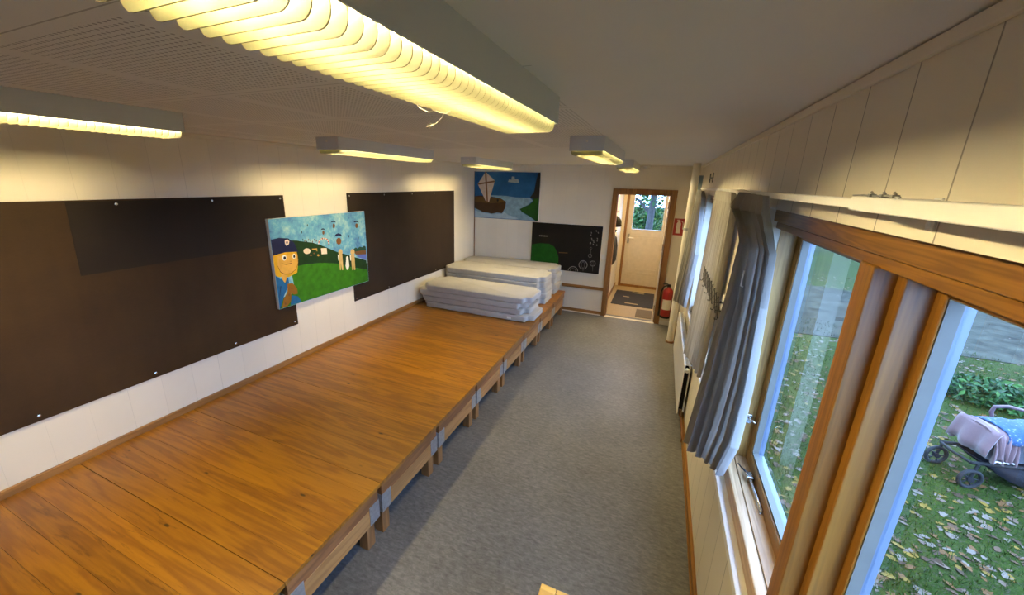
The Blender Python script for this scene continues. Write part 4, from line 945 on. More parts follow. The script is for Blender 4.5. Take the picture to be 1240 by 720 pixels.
# ------------------------------------------------------------ curtains and rails
def curve_at(keys, v):
    for i in range(len(keys) - 1):
        a, b_ = keys[i], keys[i + 1]
        if v <= b_[0] or i == len(keys) - 2:
            s_ = min(1, max(0, (v - a[0]) / (b_[0] - a[0]))); s_ = s_ * s_ * (3 - 2 * s_)
            return [p + (q - p) * s_ for p, q in zip(a[1:], b_[1:])]
def curtain(label, keys, folds, seed, mat='curtain', xmax=3.553, nu=170, nv=60):
    """keys: (v, y_far, y_near, x_far, x_near, fold depth, z_far, z_near) from heading (v=0) to hem (v=1)"""
    rs = random.Random(seed); ph = [rs.uniform(0, 6.3) for _ in range(6)]
    t = thing('curtain', label, 'curtain', (3.5, (keys[0][1] + keys[0][2]) / 2, keys[0][6]))
    m_ = MB(); vs = []
    for i in range(nv + 1):
        v = i / nv; ya, yb, xa, xb, dep, za, zb = curve_at(keys, v)
        d = Vector((xb - xa, yb - ya)).normalized(); nn = Vector((d.y, -d.x))          # nn points into the room
        if nn.x > 0: nn = -nn
        for j in range(nu + 1):
            u = j / nu
            w = u + .022 * math.sin(5 * u + ph[0] + v * 1.5) + .012 * math.sin(13 * u + ph[1] - v)
            a = 2 * PI * folds * w + ph[2] + .5 * math.sin(2.2 * v + ph[3])
            fo = math.sin(a) + .30 * math.sin(2 * a + ph[4] + v) + .10 * math.sin(5.3 * a + 4 * v)
            q = dep * fo * (.75 + .25 * math.sin(7 * u + ph[5])); tg = dep * .55 * math.cos(a)
            vs.append((min(xa + (xb - xa) * u + nn.x * q + d.x * tg, xmax), ya + (yb - ya) * u + nn.y * q + d.y * tg, za + (zb - za) * u - .010 * v * math.cos(a + 1)))
    k = nu + 1
    fs = [(i * k + j, i * k + j + 1, (i + 1) * k + j + 1, (i + 1) * k + j) for i in range(nv) for j in range(nu)]
    o = m_.add(vs, fs).build('drape', mat, t, smooth=True)
    # header tape along the gathered top and a stitched hem
    h = MB(); n = 40
    for nme, rows in (('heading_tape', (0, 3)),):
        q = [];
        for i in rows:
            for j in range(0, nu + 1, 2): x, y, z = vs[i * k + j]; q.append((x - .0035, y, z))
        c = len(range(0, nu + 1, 2))
        h.add(q, [(j, j + 1, c + j + 1, c + j) for j in range(c - 1)]); h.build(nme, mat, o, smooth=True)
    return t
curtain('grey curtain gathered at the far edge of the near window', [
    (0, 2.10, 1.58, 3.458, 3.462, .013, 2.118, 2.112), (.035, 2.33, 1.60, 3.462, 3.478, .020, 2.05, 2.060), (.085, 2.12, 1.64, 3.474, 3.505, .020, 1.99, 1.99), (.15, 2.04, 1.72, 3.488, 3.55, .018, 1.90, 1.90),
    (.35, 2.05, 1.82, 3.482, 3.582, .022, 1.66, 1.66), (.62, 2.06, 1.78, 3.458, 3.590, .026, 1.30, 1.28), (.82, 2.06, 1.77, 3.432, 3.582, .028, 1.00, 1.02), (1, 2.055, 1.84, 3.412, 3.562, .028, .79, .815)], 5, 3, xmax=3.592)
t = thing('curtain_hook', 'small white plastic hook left hanging on the near curtain', 'hook', (3.46, 1.90, 1.75))
b = MB(); b.tube([(3.487, 1.88, 1.80), (3.485, 1.88, 1.76), (3.484, 1.872, 1.735), (3.49, 1.858, 1.735)], .003, 6); b.build('hook_wire', 'white_plastic', t, smooth=True)
curtain('grey curtain on the near side of the far window, behind the black wire rack', [
    (0, 3.46, 2.70, 3.508, 3.508, .012, 2.112, 2.108), (.06, 3.50, 2.68, 3.51, 3.52, .020, 2.04, 2.04), (.5, 3.48, 2.74, 3.50, 3.53, .022, 1.45, 1.45), (1, 3.42, 2.95, 3.468, 3.538, .022, .76, .79)], 6, 8, 'curtain_lined')
curtain('grey curtain on the far side of the far window, glowing blue at its edge', [
    (0, 5.36, 4.70, 3.503, 3.503, .013, 2.100, 2.095), (.06, 5.40, 4.66, 3.50, 3.515, .022, 2.03, 2.03), (.5, 5.28, 4.50, 3.46, 3.53, .024, 1.45, 1.45), (1, 5.14, 4.80, 3.405, 3.515, .022, .76, .78)], 5.5, 15)
def curtain_rail(label, x, segs, brackets):
    t = thing('curtain_rail', label, 'curtain rail', (x, sum(segs[0][:2]) / 2, 2.11))
    for k, (a, b_, s_) in enumerate(segs): MB().box(x - .011 - s_, x + .009, a, b_, 2.104 - s_, 2.124 + s_).build('rail_profile', 'trim_white', t, .003)
    for y in brackets:
        q = MB(); q.box(x, W, y - .009, y + .009, 2.119, 2.127).box(W - .004, W, y - .011, y + .011, 2.075, 2.130).lathe([(.005, -.004), (.005, -.008)], (W, y, 2.085), 8, axis=0)
        q.build('wall_bracket', 'trim_white', t, .001)
curtain_rail('white curtain rail above the near window, made of two overlapping lengths', 3.492, [(.985, 2.44, 0), (-.4, 1.0, .0035)], (.905, 2.30, -.1))
curtain_rail('white curtain rail above the far window', 3.540, [(2.63, 5.45, 0)], (2.75, 3.9, 5.3))
t = thing('curtain_rod_end', 'thin grey cord and clips lying on top of the near curtain rail', 'cord', (3.492, .9, 2.128))
b = MB(); b.tube([(3.488, 1.02, 2.129), (3.486, .97, 2.130), (3.49, .93, 2.1295), (3.487, .89, 2.131), (3.49, .85, 2.129)], .0018, 6)
b.build('cord_length', 'steel', t, smooth=True)
for y in (.945, .90, .865):
    b = MB(); b.box(3.484, 3.494, y - .004, y + .004, 2.127, 2.133).tube([(3.49, y, 2.133), (3.488, y + .003, 2.137)], .002, 6); b.build('clip', 'steel', t)

# ------------------------------------------------------------ things along the right wall
t = thing('panel_radiator', 'white wall-hung panel radiator below the far window', 'radiator', (3.52, 4.37, .1))
ry0, ry1, rz0, rz1 = 3.56, 5.20, .105, .600
MB().box(3.490, 3.502, ry0, ry1, rz0, rz1).build('front_panel', 'trim_white', t, .005)
MB().box(3.538, 3.548, ry0 + .01, ry1 - .01, rz0 + .02, rz1 - .02).build('back_panel', 'white_metal', t, .003)
q = MB()
for k in range(62):
    y = ry0 + .03 + k * (ry1 - ry0 - .06) / 61; q.box(3.503, 3.537, y - .0008, y + .0008, rz0 + .04, rz1 - .04)
q.build('convector_fins', 'dark_fabric', t)
q = MB()
for k in range(70):
    y = ry0 + .01 + k * (ry1 - ry0 - .03) / 69; q.box(3.502, 3.538, y, y + .006, rz1 - .006, rz1)
q.box(3.500, 3.504, ry0, ry1, rz1 - .008, rz1 + .001).box(3.535, 3.540, ry0, ry1, rz1 - .008, rz1 + .001).build('top_grille', 'white_metal', t)
for y in (ry0 + .25, ry1 - .25): MB().box(3.548, W - .001, y - .02, y + .02, rz0 + .05, rz1 - .05).build('wall_bracket', 'white_metal', t)
b = MB(); b.tube([(3.52, ry0 + .03, rz0 + .03), (3.52, ry0 + .03, .08), (3.535, ry0 + .03, .066), (3.54, ry0 - .25, .066), (3.54, ry0 - .27, .066), (3.54, ry0 - .27, .0)], .008, 8); b.build('copper_pipe', plain('copper_pipe', (.30, .14, .07), .4, .6), t, smooth=True)
b = MB(); b.lathe([(.012, 0), (.018, .005), (.018, .04), (.012, .045)], (3.520, ry0 - .02, rz1 - .05), 14, axis=1); b.build('radiator_valve', 'white_plastic', t)

t = thing('service_pipe', 'white round pipe running floor to ceiling in the right corner', 'pipe', (3.462, 5.66, 0))
MB().lathe([(.044, 0), (.044, H)], (3.462, 5.66, 0), 24).build('pipe_shaft', 'paint', t, smooth=False)
b = MB(); b.lathe([(.049, 1.58), (.049, 1.61)], (3.462, 5.66, 0), 24).tube([(3.50, 5.625, 1.595), (W, 5.62, 1.595)], .008, 8).box(3.49, 3.52, 5.605, 5.625, 1.585, 1.605); b.build('pipe_clamp', 'steel', t)
b = MB(); b.lathe([(.056, 0), (.056, .02), (.046, .025)], (3.462, 5.66, 0), 24); b.build('floor_collar', 'brown_trim_z', t)

t = thing('wall_cabinet', 'small blue-grey box high on the right wall between pipe and far curtain', 'box', (3.50, 5.93, 2.09))
MB().box(3.452, W, 5.83, 6.09, 2.085, 2.275).build('cabinet_body', 'blue_grey', t, .006)
MB().box(3.446, 3.4525, 5.845, 6.075, 2.10, 2.26).build('cabinet_door', 'blue_grey', t, .003)
MB().box(3.440, 3.446, 5.86, 5.88, 2.16, 2.20).build('door_latch', 'black_rubber', t, .002)
t = thing('wall_letter', 'dark letter H on the right wall above the far window', 'letter', (W, 4.72, 2.18))
q = MB().box(W - .008, W, 4.862, 4.895, 2.180, 2.274).box(W - .008, W, 4.57, 4.603, 2.180, 2.274).box(W - .0078, W, 4.603, 4.862, 2.219, 2.233)
q.build('letter_form', 'black_metal', t, .001)

# black wire rack
t = thing('wire_rack', 'black lattice wire rack on a white backing board between the windows', 'rack', (3.49, 2.65, 1.45))
MB().box(3.545, W, 2.36, 2.66, 1.395, 1.50).build('backing_board', 'paint', t, .004)
q = MB(); ra, rb, rz, rh = 2.30, 3.16, 1.452, .095
n = 10
def RX(y): return 3.487 - .012 * (y - ra) / (rb - ra)
def RZ(y): return rz + (y - ra) * .03
st = (rb - ra) / n
for k in range(-1, n):                                                    # crossing wires, rows of diamonds
    for up_ in (0, 1):
        ya, yb = ra + k * st, ra + (k + 2) * st; ha, hb = (0, rh) if up_ else (rh, 0)
        if ya < ra: ha += (hb - ha) * (ra - ya) / (yb - ya); ya = ra
        if yb > rb: hb = ha + (hb - ha) * (rb - ya) / (yb - ya); yb = rb
        q.tube([(RX(ya) - .003 * up_, ya, RZ(ya) + ha), (RX(yb) - .003 * up_, yb, RZ(yb) + hb)], .0030, 5)
q.build('lattice', 'black_metal', t)
for k in range(0, n + 1, 2):
    y = ra + st * k; b = MB(); b.tube([(RX(y), y, RZ(y) + .004), (RX(y) - .006, y, RZ(y) - .010), (RX(y) - .014, y, RZ(y) - .010), (RX(y) - .016, y, RZ(y) - .001)], .0026, 5); b.build('hook', 'black_metal', t, smooth=True)
for y in (2.42, 2.60): b = MB(); b.tube([(3.486, y, 1.46), (3.5455, y, 1.46)], .004, 6); b.build('stand_off', 'black_metal', t)

# fire extinguisher and its sign
ex, ey, ez = 3.372, 6.285, .155
t = thing('fire_extinguisher', 'red fire extinguisher on the end wall right of the doorway', 'fire extinguisher', (ex, ey, ez))
MB().lathe([(.0, .0), (.062, .0), (.070, .014), (.072, .03), (.072, .40), (.066, .435), (.045, .465), (.022, .478), (.022, .492)], (ex, ey, ez), 28).build('cylinder', 'red', t, smooth=True)
MB().lathe([(.0735, .0), (.0735, .035)], (ex, ey, ez - .001), 28).build('base_ring', 'black_rubber', t, smooth=False)
q = MB()
for k in range(10):
    a0, a1 = math.radians(215 + k * 11), math.radians(226 + k * 11)
    P_ = [(ex + .0728 * math.cos(a), ey + .0728 * math.sin(a)) for a in (a0, a1)]
    q.add([(P_[0][0], P_[0][1], ez + .14), (P_[1][0], P_[1][1], ez + .14), (P_[1][0], P_[1][1], ez + .30), (P_[0][0], P_[0][1], ez + .30)], [(0, 1, 2, 3)])
q.build('instruction_label', 'cream_label', t)
q = MB().box(ex - .022, ex + .022, ey - .02, ey + .02, ez + .49, ez + .53).tube([(ex - .02, ey - .015, ez + .535), (ex - .085, ey - .06, ez + .548)], .009, 8).tube([(ex - .02, ey - .012, ez + .515), (ex - .075, ey - .06, ez + .50)], .008, 8)
q.build('valve_lever', 'black_metal', t, .002)
q = MB(); q.tube([(ex - .02, ey + .0, ez + .51), (ex - .07, ey - .01, ez + .49), (ex - .095, ey - .01, ez + .42), (ex - .098, ey - .01, ez + .25), (ex - .092, ey - .01, ez + .10)], .011, 8).lathe([(.012, 0), (.016, -.08)], (ex - .092, ey - .01, ez + .10), 10)
q.build('hose', 'black_rubber', t, smooth=True)
q = MB(); q.box(ex - .03, ex + .03, ey + .07, L, ez + .06, ez + .44).box(ex - .05, ex + .05, ey + .072, ey + .08, ez + .30, ez + .33); q.build('wall_bracket', 'steel', t, .002)
t = thing('fire_safety_sign', 'red square sign with white extinguisher symbol beside the doorway', 'sign', (3.40, L, 1.43))
MB().box(3.315, 3.475, L - .004, L, 1.425, 1.672).build('sign_plate', 'red', t, .001)
q = MB().prism([(3.352, 1.455), (3.410, 1.455), (3.410, 1.60), (3.398, 1.625), (3.364, 1.625), (3.352, 1.60)], 1, L - .0055, L - .004).prism([(3.370, 1.625), (3.392, 1.625), (3.392, 1.640), (3.370, 1.640)], 1, L - .0055, L - .004)
q.tube([(3.392, L - .0048, 1.636), (3.425, L - .0048, 1.635), (3.440, L - .0048, 1.60), (3.442, L - .0048, 1.52)], .006, 6)
q.prism([(3.352, 1.642), (3.395, 1.648), (3.395, 1.656), (3.352, 1.654)], 1, L - .0055, L - .004)
q.build('extinguisher_symbol', 'cream_label', t)
t = thing('light_switch', 'small cream light switch on the end wall left of the doorway', 'switch', (2.345, L, 1.0))
MB().box(2.315, 2.378, L - .010, L, .955, 1.035).build('switch_plate', 'white_plastic', t, .004)
MB().box(2.328, 2.365, L - .014, L - .010, .972, 1.018).build('rocker', 'white_plastic', t, .002)

# stool at the lower edge of the view
t = thing('wooden_stool', 'yellow pine stool or bench corner at the bottom edge of the photo', 'stool', (3.02, 1.09, 0))
sx0, sx1, sy0, sy1, sz = 2.858, 3.20, .90, 1.275, .45
q = MB()
for k in range(5): 
    a = sx0 + (sx1 - sx0) * k / 5; q.box(a + (.0 if k == 0 else .0008), sx0 + (sx1 - sx0) * (k + 1) / 5 - .0008, sy0, sy1, sz - .028, sz)
o = q.build('seat', 'stool_pine', t, .005)
for x in (sx0 + .02, sx1 - .06):
    for y in (sy0 + .02, sy1 - .06): MB().box(x, x + .04, y, y + .04, 0, sz - .028).build('leg', 'stool_pine', t, .003)
for y in (sy0 + .03, sy1 - .05): MB().box(sx0 + .06, sx1 - .06, y, y + .02, sz - .10, sz - .028).build('apron', 'stool_pine', t, .002)
for x in (sx0 + .03, sx1 - .05): MB().box(x, x + .02, sy0 + .06, sy1 - .06, sz - .10, sz - .028).build('apron', 'stool_pine', t, .002)

# ------------------------------------------------------------ outdoors
GZ = -.45
def grass_mat():
    m, t, b = nt('autumn_lawn'); v = coords(t)
    g = noise(t, v, 1.1, 4); f = noise(t, v, 26, 5, .7); h = noise(t, v, 90, 2)
    c = ramp(t, math_(t, 'ADD', math_(t, 'MULTIPLY', f, .6), math_(t, 'MULTIPLY', g, .4)), [(.34, (0.0086, 0.0130, 0.0029)), (.5, (0.0187, 0.0331, 0.0043)), (.66, (0.0324, 0.0475, 0.0086))])
    c = mixc(t, ramp(t, h, [(.58, (0,)), (.66, (1,))]), c, (0.0432, 0.0338, 0.0252))
    t.links.new(c, b.inputs['Base Color']); b.inputs['Roughness'].default_value = .9; b.inputs['Specular IOR Level'].default_value = .05; bump(t, b, f, .6, .03); return m
M['lawn'] = grass_mat()
M['asphalt'] = plain('wet_asphalt', (0.0331, 0.0338, 0.0238), .95, 0, .5, 3.5, spec=.05, bmp=.05)
struct(MB().box(-6, 40, -6, 50, GZ - .1, GZ).build('ground', 'lawn'))
# a worn path crosses the lawn
pp = []
for i in range(30):
    s_ = i / 29; pp.append((4.0 + 14 * s_, 8.1 + 1.4 * math.sin(1.5 * s_) - 1.0 * s_ + .15 * math.sin(11 * s_)))
qq = [(x + .6 * math.sin(x), y + 4.6 + .25 * math.sin(2.3 * x)) for x, y in pp][::-1]
struct(MB().prism(pp + qq, 2, GZ, GZ + .012).build('path', 'asphalt'))

def leaf_shape(c, s_, a, tilt, rnd, kind):
    """a lobed leaf lying bent on the ground"""
    out = [(0, -.5), (.16, -.28), (.34, -.30), (.26, -.06), (.46, .10), (.24, .20), (.20, .42), (0, .58), (-.20, .42), (-.24, .20), (-.46, .10), (-.26, -.06), (-.34, -.30), (-.16, -.28)] if kind else \
          [(0, -.5), (.20, -.25), (.27, .05), (.16, .35), (0, .55), (-.16, .35), (-.27, .05), (-.20, -.25)]
    ca, sa = math.cos(a), math.sin(a); vs = [(c[0], c[1], c[2] + .004 + .02 * s_)]
    for x, y in out:
        px, py = x * s_, y * s_; h_ = .22 * s_ * (abs(x) * 1.2) ** 2 * rnd + tilt * px
        vs.append((c[0] + ca * px - sa * py, c[1] + sa * px + ca * py, c[2] + .004 + max(0, h_) + .02 * s_))
    n = len(out); return vs, [(0, 1 + i, 1 + (i + 1) % n) for i in range(n)]
rs = random.Random(11)
leafc = [(0.0612, 0.0331, 0.0158), (0.0900, 0.0612, 0.0396), (0.0864, 0.0396, 0.0101), (0.1044, 0.0828, 0.0612), (0.1224, 0.0756, 0.0086), (0.0396, 0.0216, 0.0101)]
lm = [plain('fallen_leaf_%d' % i, c, .7, 0, .2, 20, spec=.15, bmp=0) for i, c in enumerate(leafc)]
lv = MB()
def fan(r0, r1, pw):
    while True:
        a = math.radians(rs.uniform(11, 70)); r = r0 + (r1 - r0) * rs.random() ** pw; x, y = 3.14 + r * math.sin(a), r * math.cos(a)
        if x > 3.85: return x, y
for i in range(9500):
    x, y = fan(1.8, 16, 1.25)
    s_ = rs.uniform(.03, .085); k = rs.choice((0, 0, 1, 1, 3, 3, 3, 5, 5, 2, 4)) if rs.random() < .8 else rs.choice((2, 4))
    vs, fs = leaf_shape((x, y, GZ), s_, rs.uniform(0, 6.3), rs.uniform(-.35, .35), rs.uniform(.4, 2.2), rs.random() < .55); lv.add(vs, fs, k)
o = lv.build('fallen_leaves', lm, fix=False); tag(o, 'brown and yellow autumn leaves scattered over the lawn outside', 'fallen leaves', kind='stuff')
gm = [plain('grass_blade_%d' % i, c, .8, 0, .2, 20, spec=.08, bmp=0) for i, c in enumerate(((0.0202, 0.0432, 0.0050), (0.0302, 0.0562, 0.0079), (0.0158, 0.0331, 0.0058)))]
gb = MB()
for i in range(40000):
    x, y = fan(1.6, 10, 1.5)
    if rs.random() < .5 and math.sin(x * 2.1 + 1.3 * math.sin(y * 1.7)) + math.sin(y * 2.6 + x) > .6: continue
    a = rs.uniform(0, 6.3); h_ = rs.uniform(.02, .06); w = rs.uniform(.0025, .005); dx, dy = math.cos(a), math.sin(a); b_ = rs.uniform(.1, .9) * h_; e = rs.uniform(0, 6.3)
    gb.add([(x - dx * w, y - dy * w, GZ), (x + dx * w, y + dy * w, GZ), (x + b_ * math.cos(e), y + b_ * math.sin(e), GZ + h_)], [(0, 1, 2)], rs.randrange(3))
o = gb.build('grass_blades', gm, fix=False); tag(o, 'short green grass of the lawn outside the windows', 'grass', kind='stuff')

gl = [plain('foliage_%d' % i, c, .6, 0, .25, 9, spec=.2, bmp=0) for i, c in enumerate(((0.0101, 0.0360, 0.0086), (0.0187, 0.0612, 0.0130), (0.0324, 0.0900, 0.0158), (0.0720, 0.0936, 0.0144)))]
def foliage(m_, c, r, n, s0, s1, mis, rs):
    for i in range(n):
        u = rs.uniform(-1, 1); a = rs.uniform(0, 6.3); k = rs.random() ** .45; q = math.sqrt(1 - u * u)
        p = Vector((c[0] + r[0] * k * q * math.cos(a), c[1] + r[1] * k * q * math.sin(a), c[2] + r[2] * k * u))
        s_ = rs.uniform(s0, s1); n_ = Vector((rs.gauss(0, 1), rs.gauss(0, 1), rs.gauss(0, 1) + .8)).normalized()
        t1 = n_.orthogonal().normalized(); t2 = n_.cross(t1); e = rs.uniform(0, 6.3); d1 = t1 * math.cos(e) + t2 * math.sin(e); d2 = n_.cross(d1)
        if p.z < GZ + .02: p.z = GZ + .02 + rs.random() * .05
        m_.add([p - d1 * s_, p + d2 * s_ * .45 + n_ * s_ * .15, p + d1 * s_, p - d2 * s_ * .45 + n_ * s_ * .15], [(0, 1, 2, 3)], rs.choice(mis))
def bush(label, c, r, n, s0, s1, mis, seed, name='ground_cover_shrub', cat='bush', group=None, stems=7):
    rs = random.Random(seed); t = thing(name, label, cat, (c[0], c[1], GZ), group)
    m_ = MB()
    foliage(m_, c, r, n, s0, s1, mis, rs); m_.build('foliage', gl, t, fix=False)
    q = MB()
    for k in range(stems):
        a = rs.uniform(0, 6.3); q.tube([(c[0], c[1], GZ), (c[0] + r[0] * .4 * math.cos(a), c[1] + r[1] * .4 * math.sin(a), GZ + (c[2] - GZ) * .6), (c[0] + r[0] * .7 * math.cos(a), c[1] + r[1] * .7 * math.sin(a), c[2])], [.02 * r[2] + .004, .014 * r[2] + .003, .004], 5)
    q.build('stems', 'dark_fabric', t)
for i, (x, y, rx) in enumerate(((7.30, 6.62, .55), (8.10, 6.55, .5), (9.2, 6.5, .6), (10.4, 6.3, .65))):
    bush('low dark green ground-cover shrub by the path, ' + ('behind the pram', 'second from the window post', 'third from the window post', 'farthest from the building')[i], (x, y, GZ + .10), (rx, .42, .17), 1300, .03, .06, (0, 0, 1, 1, 2), 20 + i, group='low shrubs along the path')
def tree(label, x, y, h, r, cr, seed, mis=(0, 1, 1, 2, 3), n=2600, lean=.1):
    rs = random.Random(seed); t = thing('tree', label, 'tree', (x, y, GZ))
    pts = [(x + lean * h * s_ * s_, y, GZ + h * s_) for s_ in (0, .15, .35, .55, .8, 1)]
    q = MB(); q.tube(pts, [r * 1.35, r, r * .85, r * .7, r * .45, r * .2], 10)
    for k in range(7):
        s_ = rs.uniform(.35, .85); b0 = Vector((x + lean * h * s_ * s_, y, GZ + h * s_)); a = rs.uniform(0, 6.3)
        b1 = b0 + Vector((math.cos(a) * cr * .5, math.sin(a) * cr * .5, rs.uniform(.1, .4) * cr)); q.tube([b0, (b0 + b1) / 2 + Vector((0, 0, .1)), b1], [r * .4, r * .3, r * .12], 6)
    q.build('trunk', plain('bark', (0.0324, 0.0302, 0.0288), .9, 0, .4, 12, bmp=.4), t)
    m_ = MB(); foliage(m_, (x + lean * h * .6, y, GZ + h * .85), (cr, cr, h * .42), n, .06, .13, mis, rs); m_.build('crown', gl, t, fix=False)
tree('tree with a dark leaning trunk behind the glazed outer door', 2.78, 13.6, 4.6, .13, 1.7, 5, n=2600, lean=.035)
tree('broad green tree farther off behind the outer door', .2, 21.5, 7.5, .18, 2.6, 6, n=4500)
tree('pale green tree standing far behind the outer door, to the right', 5.9, 22.5, 8, .2, 2.8, 9, (1, 2, 2, 3), n=4500)
for i, (x, y, rx, rz) in enumerate(((.2, 17.0, 1.0, 1.5), (2.5, 16.6, 1.0, 1.25), (4.8, 17.2, 1.0, 1.5), (-2.2, 18, 1.1, 1.5), (8.5, 21, 1.6, 1.2), (12.5, 22, 1.8, 1.2), (17, 21, 2.0, 1.3))):
    bush('leafy bush in the hedge behind the outer door, ' + ('left of the dark trunk', 'behind the dark trunk', 'right of the dark trunk', 'at its left end', 'past the path', 'far along the path', 'at its right end')[i], (x, y, GZ + rz * .8), (rx, .8, rz), 2600, .05, .10, (0, 1, 1, 2, 3), 40 + i, 'hedge_bush', 'bush', 'bushes of the hedge across the path')

# ------------------------------------------------------------ small pram on the lawn
px, py = 6.03, 4.44
dv = Vector((.97, .24, 0)).normalized(); nv = Vector((-dv.y, dv.x, 0))
def PP(s_, n_, h_): q = Vector((px, py, GZ)) + dv * s_ + nv * n_; return (q.x, q.y, GZ + h_ * .84)
t = thing('toy_pram', 'small dark pram with pink and blue blankets on the lawn', 'pram', (px, py, GZ))
PWD = .27
sl = MB()                                                                      # curved sling basket below the bar
arc = [(.06, .285), (.12, .245), (.20, .17), (.30, .10), (.40, .06), (.52, .035), (.66, .055), (.78, .14), (.85, .28)]
n = len(arc); vs = []
for w in (0, PWD):
    for s_, h_ in arc: vs.append(PP(s_, w, h_))
for w in (0, PWD):
    for i, (s_, h_) in enumerate(arc):
        k = math.sin(PI * i / (n - 1)); vs.append(PP(s_ + .04 * (1 - 2 * i / (n - 1)), w, min(.285, h_ + .03 + .155 * k)))
fs = [(i, i + 1, n + i + 1, n + i) for i in range(n - 1)] + [(i, i + 1, 2 * n + i + 1, 2 * n + i) for i in range(n - 1)] + [(n + i, n + i + 1, 3 * n + i + 1, 3 * n + i) for i in range(n - 1)]
o = sl.add(vs, fs).build('sling_basket', 'dark_fabric', t, smooth=True, fix=True); o.modifiers.new('th', 'SOLIDIFY').thickness = .012
a_ = [PP(.46, -.006, .115), PP(.53, -.006, .113), PP(.53, -.006, .128), PP(.46, -.006, .130)]; b_ = [PP(.46, .001, .115), PP(.53, .001, .113), PP(.53, .001, .128), PP(.46, .001, .130)]
MB().add(a_ + b_, [(0, 1, 2, 3), (4, 5, 6, 7), (0, 1, 5, 4), (1, 2, 6, 5), (2, 3, 7, 6), (3, 0, 4, 7)]).build('basket_label', 'cream_label', t)
for w in (-.01, PWD + .01):
    b = MB(); b.tube([PP(-.05, w, .292), PP(.2, w, .295), PP(.85, w, .30)], .016, 8); b.build('frame_bar', 'black_rubber', t, smooth=True)
b = MB(); b.tube([PP(-.05, -.01, .292), PP(-.07, PWD / 2, .292), PP(-.05, PWD + .01, .292)], .013, 8); b.build('cross_bar', 'black_rubber', t, smooth=True)
for s_, w in ((-.03, -.03), (-.03, PWD + .03), (.82, -.03), (.82, PWD + .03)):
    b = MB(); c = PP(s_, w, .105); ring = [(c[0] + dv.x * .085 * math.cos(a), c[1] + dv.y * .085 * math.cos(a), c[2] + .085 * math.sin(a)) for a in [2 * PI * i / 20 for i in range(20)]]
    b.tube(ring, .017, 8, closed=True)
    for i in range(5): b.tube([c, ring[i * 4]], .006, 5)
    b.tube([PP(s_, w - .02, .105), PP(s_, w + .02, .105)], .018, 8); wo = b.build('wheel', 'black_rubber', t, smooth=True)
    b = MB(); b.lathe([(.024, -.021), (.024, .021)], PP(s_, w, .105), 12, axis=1).build('hub_cap', 'dark_fabric', wo)
    b = MB(); b.tube([PP(s_, w, .105), PP(s_ + (.02 if s_ < .4 else -.02), w, .29)], .012, 6); b.build('wheel_fork', 'black_rubber', t)
b = MB()                                                                       # padded body under the blankets
for s0, s1, h0, h1 in ((.05, .82, .315, .61),):
    pr = []
    for s_, h_ in ((s0 + .05, h0), (s1 - .05, h0), (s1, h0 + .1), (s1, h1), (s0, h1), (s0 - .02, h0 + .08)): pr.append((s_, h_))
    k = len(pr); b.add([PP(s_, .02, h_) for s_, h_ in pr] + [PP(s_, PWD - .02, h_) for s_, h_ in pr], [tuple(range(k)), tuple(range(k, 2 * k))] + [(i, (i + 1) % k, k + (i + 1) % k, k + i) for i in range(k)])
b.build('pram_body', fabric('slate_blue_cloth', (0.0324, 0.0396, 0.0540), sc=120), t, .02)
def drape(name, mt, s0, s1, prof, ripple, seed, par):
    """cloth over the body: prof = outline across (n, h), swept along s with ripples growing towards the hem"""
    rs = random.Random(seed); m_ = MB(); vs = []; ns = 36; k = len(prof)
    for i in range(ns + 1):
        s_ = s0 + (s1 - s0) * i / ns
        for j, (w, h_) in enumerate(prof):
            e = abs(j - (k - 1) / 2) / ((k - 1) / 2)
            vs.append(PP(s_ + .01 * math.sin(7 * i / ns + j), w + (1 if j > k / 2 else -1) * ripple * e * math.sin(i * .9 + seed) * .5, h_ + ripple * .8 * e * math.sin(i * .55 + seed * 2)))
    fs = [(i * k + j, i * k + j + 1, (i + 1) * k + j + 1, (i + 1) * k + j) for i in range(ns) for j in range(k - 1)]
    o = m_.add(vs, fs).build(name, mt, par, smooth=True); o.modifiers.new('th', 'SOLIDIFY').thickness = .012
    return o
drape('pink_blanket', 'blanket', .05, .22, [(-.055, .38), (-.05, .45), (-.04, .54), (-.02, .63), (.02, .67), (.08, .688), (.18, .688), (.25, .67), (.29, .63), (.31, .52), (.32, .40)], .05, 2, t)
e = MB()                                                                       # end flap falling over the foot end
vs = []
for i in range(13):
    w = -.045 + (.36) * i / 12
    for j, (s_, h_) in enumerate(((.055, .688), (.035, .64), (.02, .56), (.005, .48), (0, .40))): vs.append(PP(s_ - .02 * math.sin(i * 1.1) * j / 4, w, h_ + .02 * math.sin(i * .8) * j / 4))
e.add(vs, [(i * 5 + j, i * 5 + j + 1, (i + 1) * 5 + j + 1, (i + 1) * 5 + j) for i in range(12) for j in range(4)])
o = e.build('blanket_flap', 'blanket', t, smooth=True); o.modifiers.new('th', 'SOLIDIFY').thickness = .012
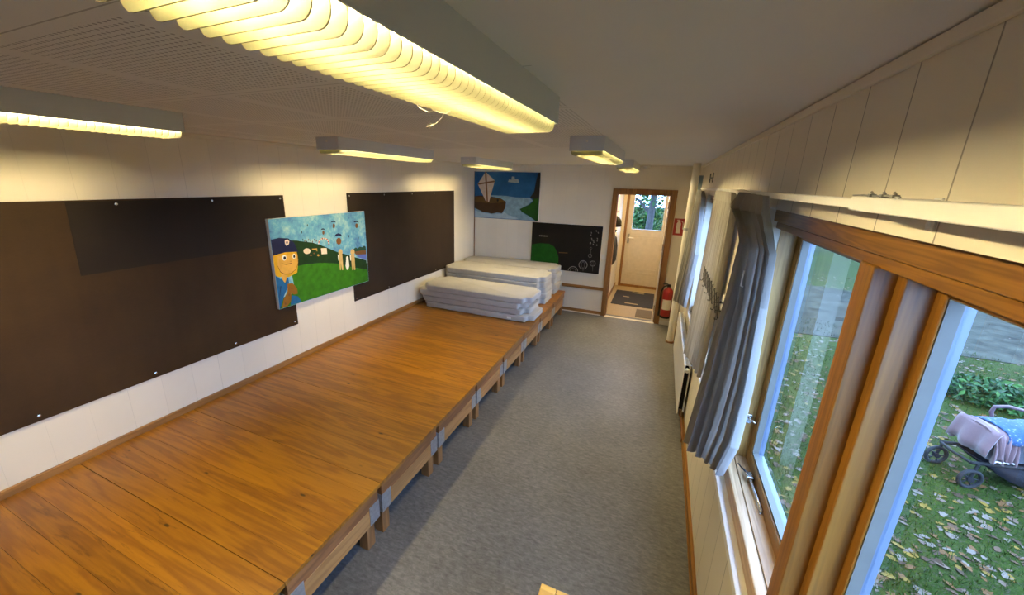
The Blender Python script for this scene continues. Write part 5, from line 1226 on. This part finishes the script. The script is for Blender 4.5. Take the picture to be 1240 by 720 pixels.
b = MB(); b.tube([PP(.05 + .17 * i / 20, -.064 - .003 * math.sin(i * 1.6), .372 + .004 * math.sin(i * .99 + 4)) for i in range(21)], .006, 6); b.build('lace_edge', 'mattress', t, smooth=True)
def quilt_mat():
    m, t_, b = nt('blue_flowered_quilt'); v = coords(t_)
    vo = N(t_, 'TexVoronoi'); vo.inputs['Scale'].default_value = 34; t_.links.new(v, vo.inputs['Vector']); g = noise(t_, v, 50, 3)
    k = math_(t_, 'ADD', math_(t_, 'MULTIPLY', vo.outputs['Distance'], .7), math_(t_, 'MULTIPLY', g, .3))
    t_.links.new(ramp(t_, k, [(.26, (0.1440, 0.1584, 0.1728)), (.34, (0.0101, 0.0540, 0.1296)), (.6, (0.0065, 0.0396, 0.1080))]), b.inputs['Base Color']); b.inputs['Roughness'].default_value = .85; return m
drape('flowered_quilt', quilt_mat(), .13, .86, [(-.045, .585), (-.035, .64), (-.005, .685), (.06, .704), (.13, .712), (.20, .704), (.275, .68), (.305, .63), (.315, .57)], .018, 5, t)
b = MB(); b.tube([PP(.40, -.03, .30), PP(.34, -.04, .55), PP(.28, -.04, .72), PP(.27, -.02, .80), PP(.31, .04, .85), PP(.35, PWD / 2, .87), PP(.31, PWD - .04, .85), PP(.27, PWD + .02, .80), PP(.28, PWD + .04, .72), PP(.34, PWD + .04, .55), PP(.40, PWD + .03, .30)], .015, 8)
b.build('hoop_handle', plain('dusty_pink_handle', (0.1152, 0.0720, 0.0792), .5), t, smooth=True)

# ------------------------------------------------------------ daylight, exposure
w = bpy.data.worlds.new('sky'); SC.world = w; w.use_nodes = True
bg = w.node_tree.nodes['Background']; bg.inputs[0].default_value = (.40, .61, 1.03, 1); bg.inputs[1].default_value = SKY
SC.view_settings.view_transform = 'Standard'; SC.view_settings.look = 'None'; SC.view_settings.exposure = EXPO; SC.view_settings.gamma = 1
SC.view_settings.use_curve_mapping = False
SC.cycles.use_denoising = True
SC.cycles.max_bounces = 10; SC.cycles.diffuse_bounces = 6; SC.cycles.transparent_max_bounces = 24; SC.cycles.sample_clamp_indirect = 6.
for o in bpy.data.objects:
    if '_w' in o: del o['_w']
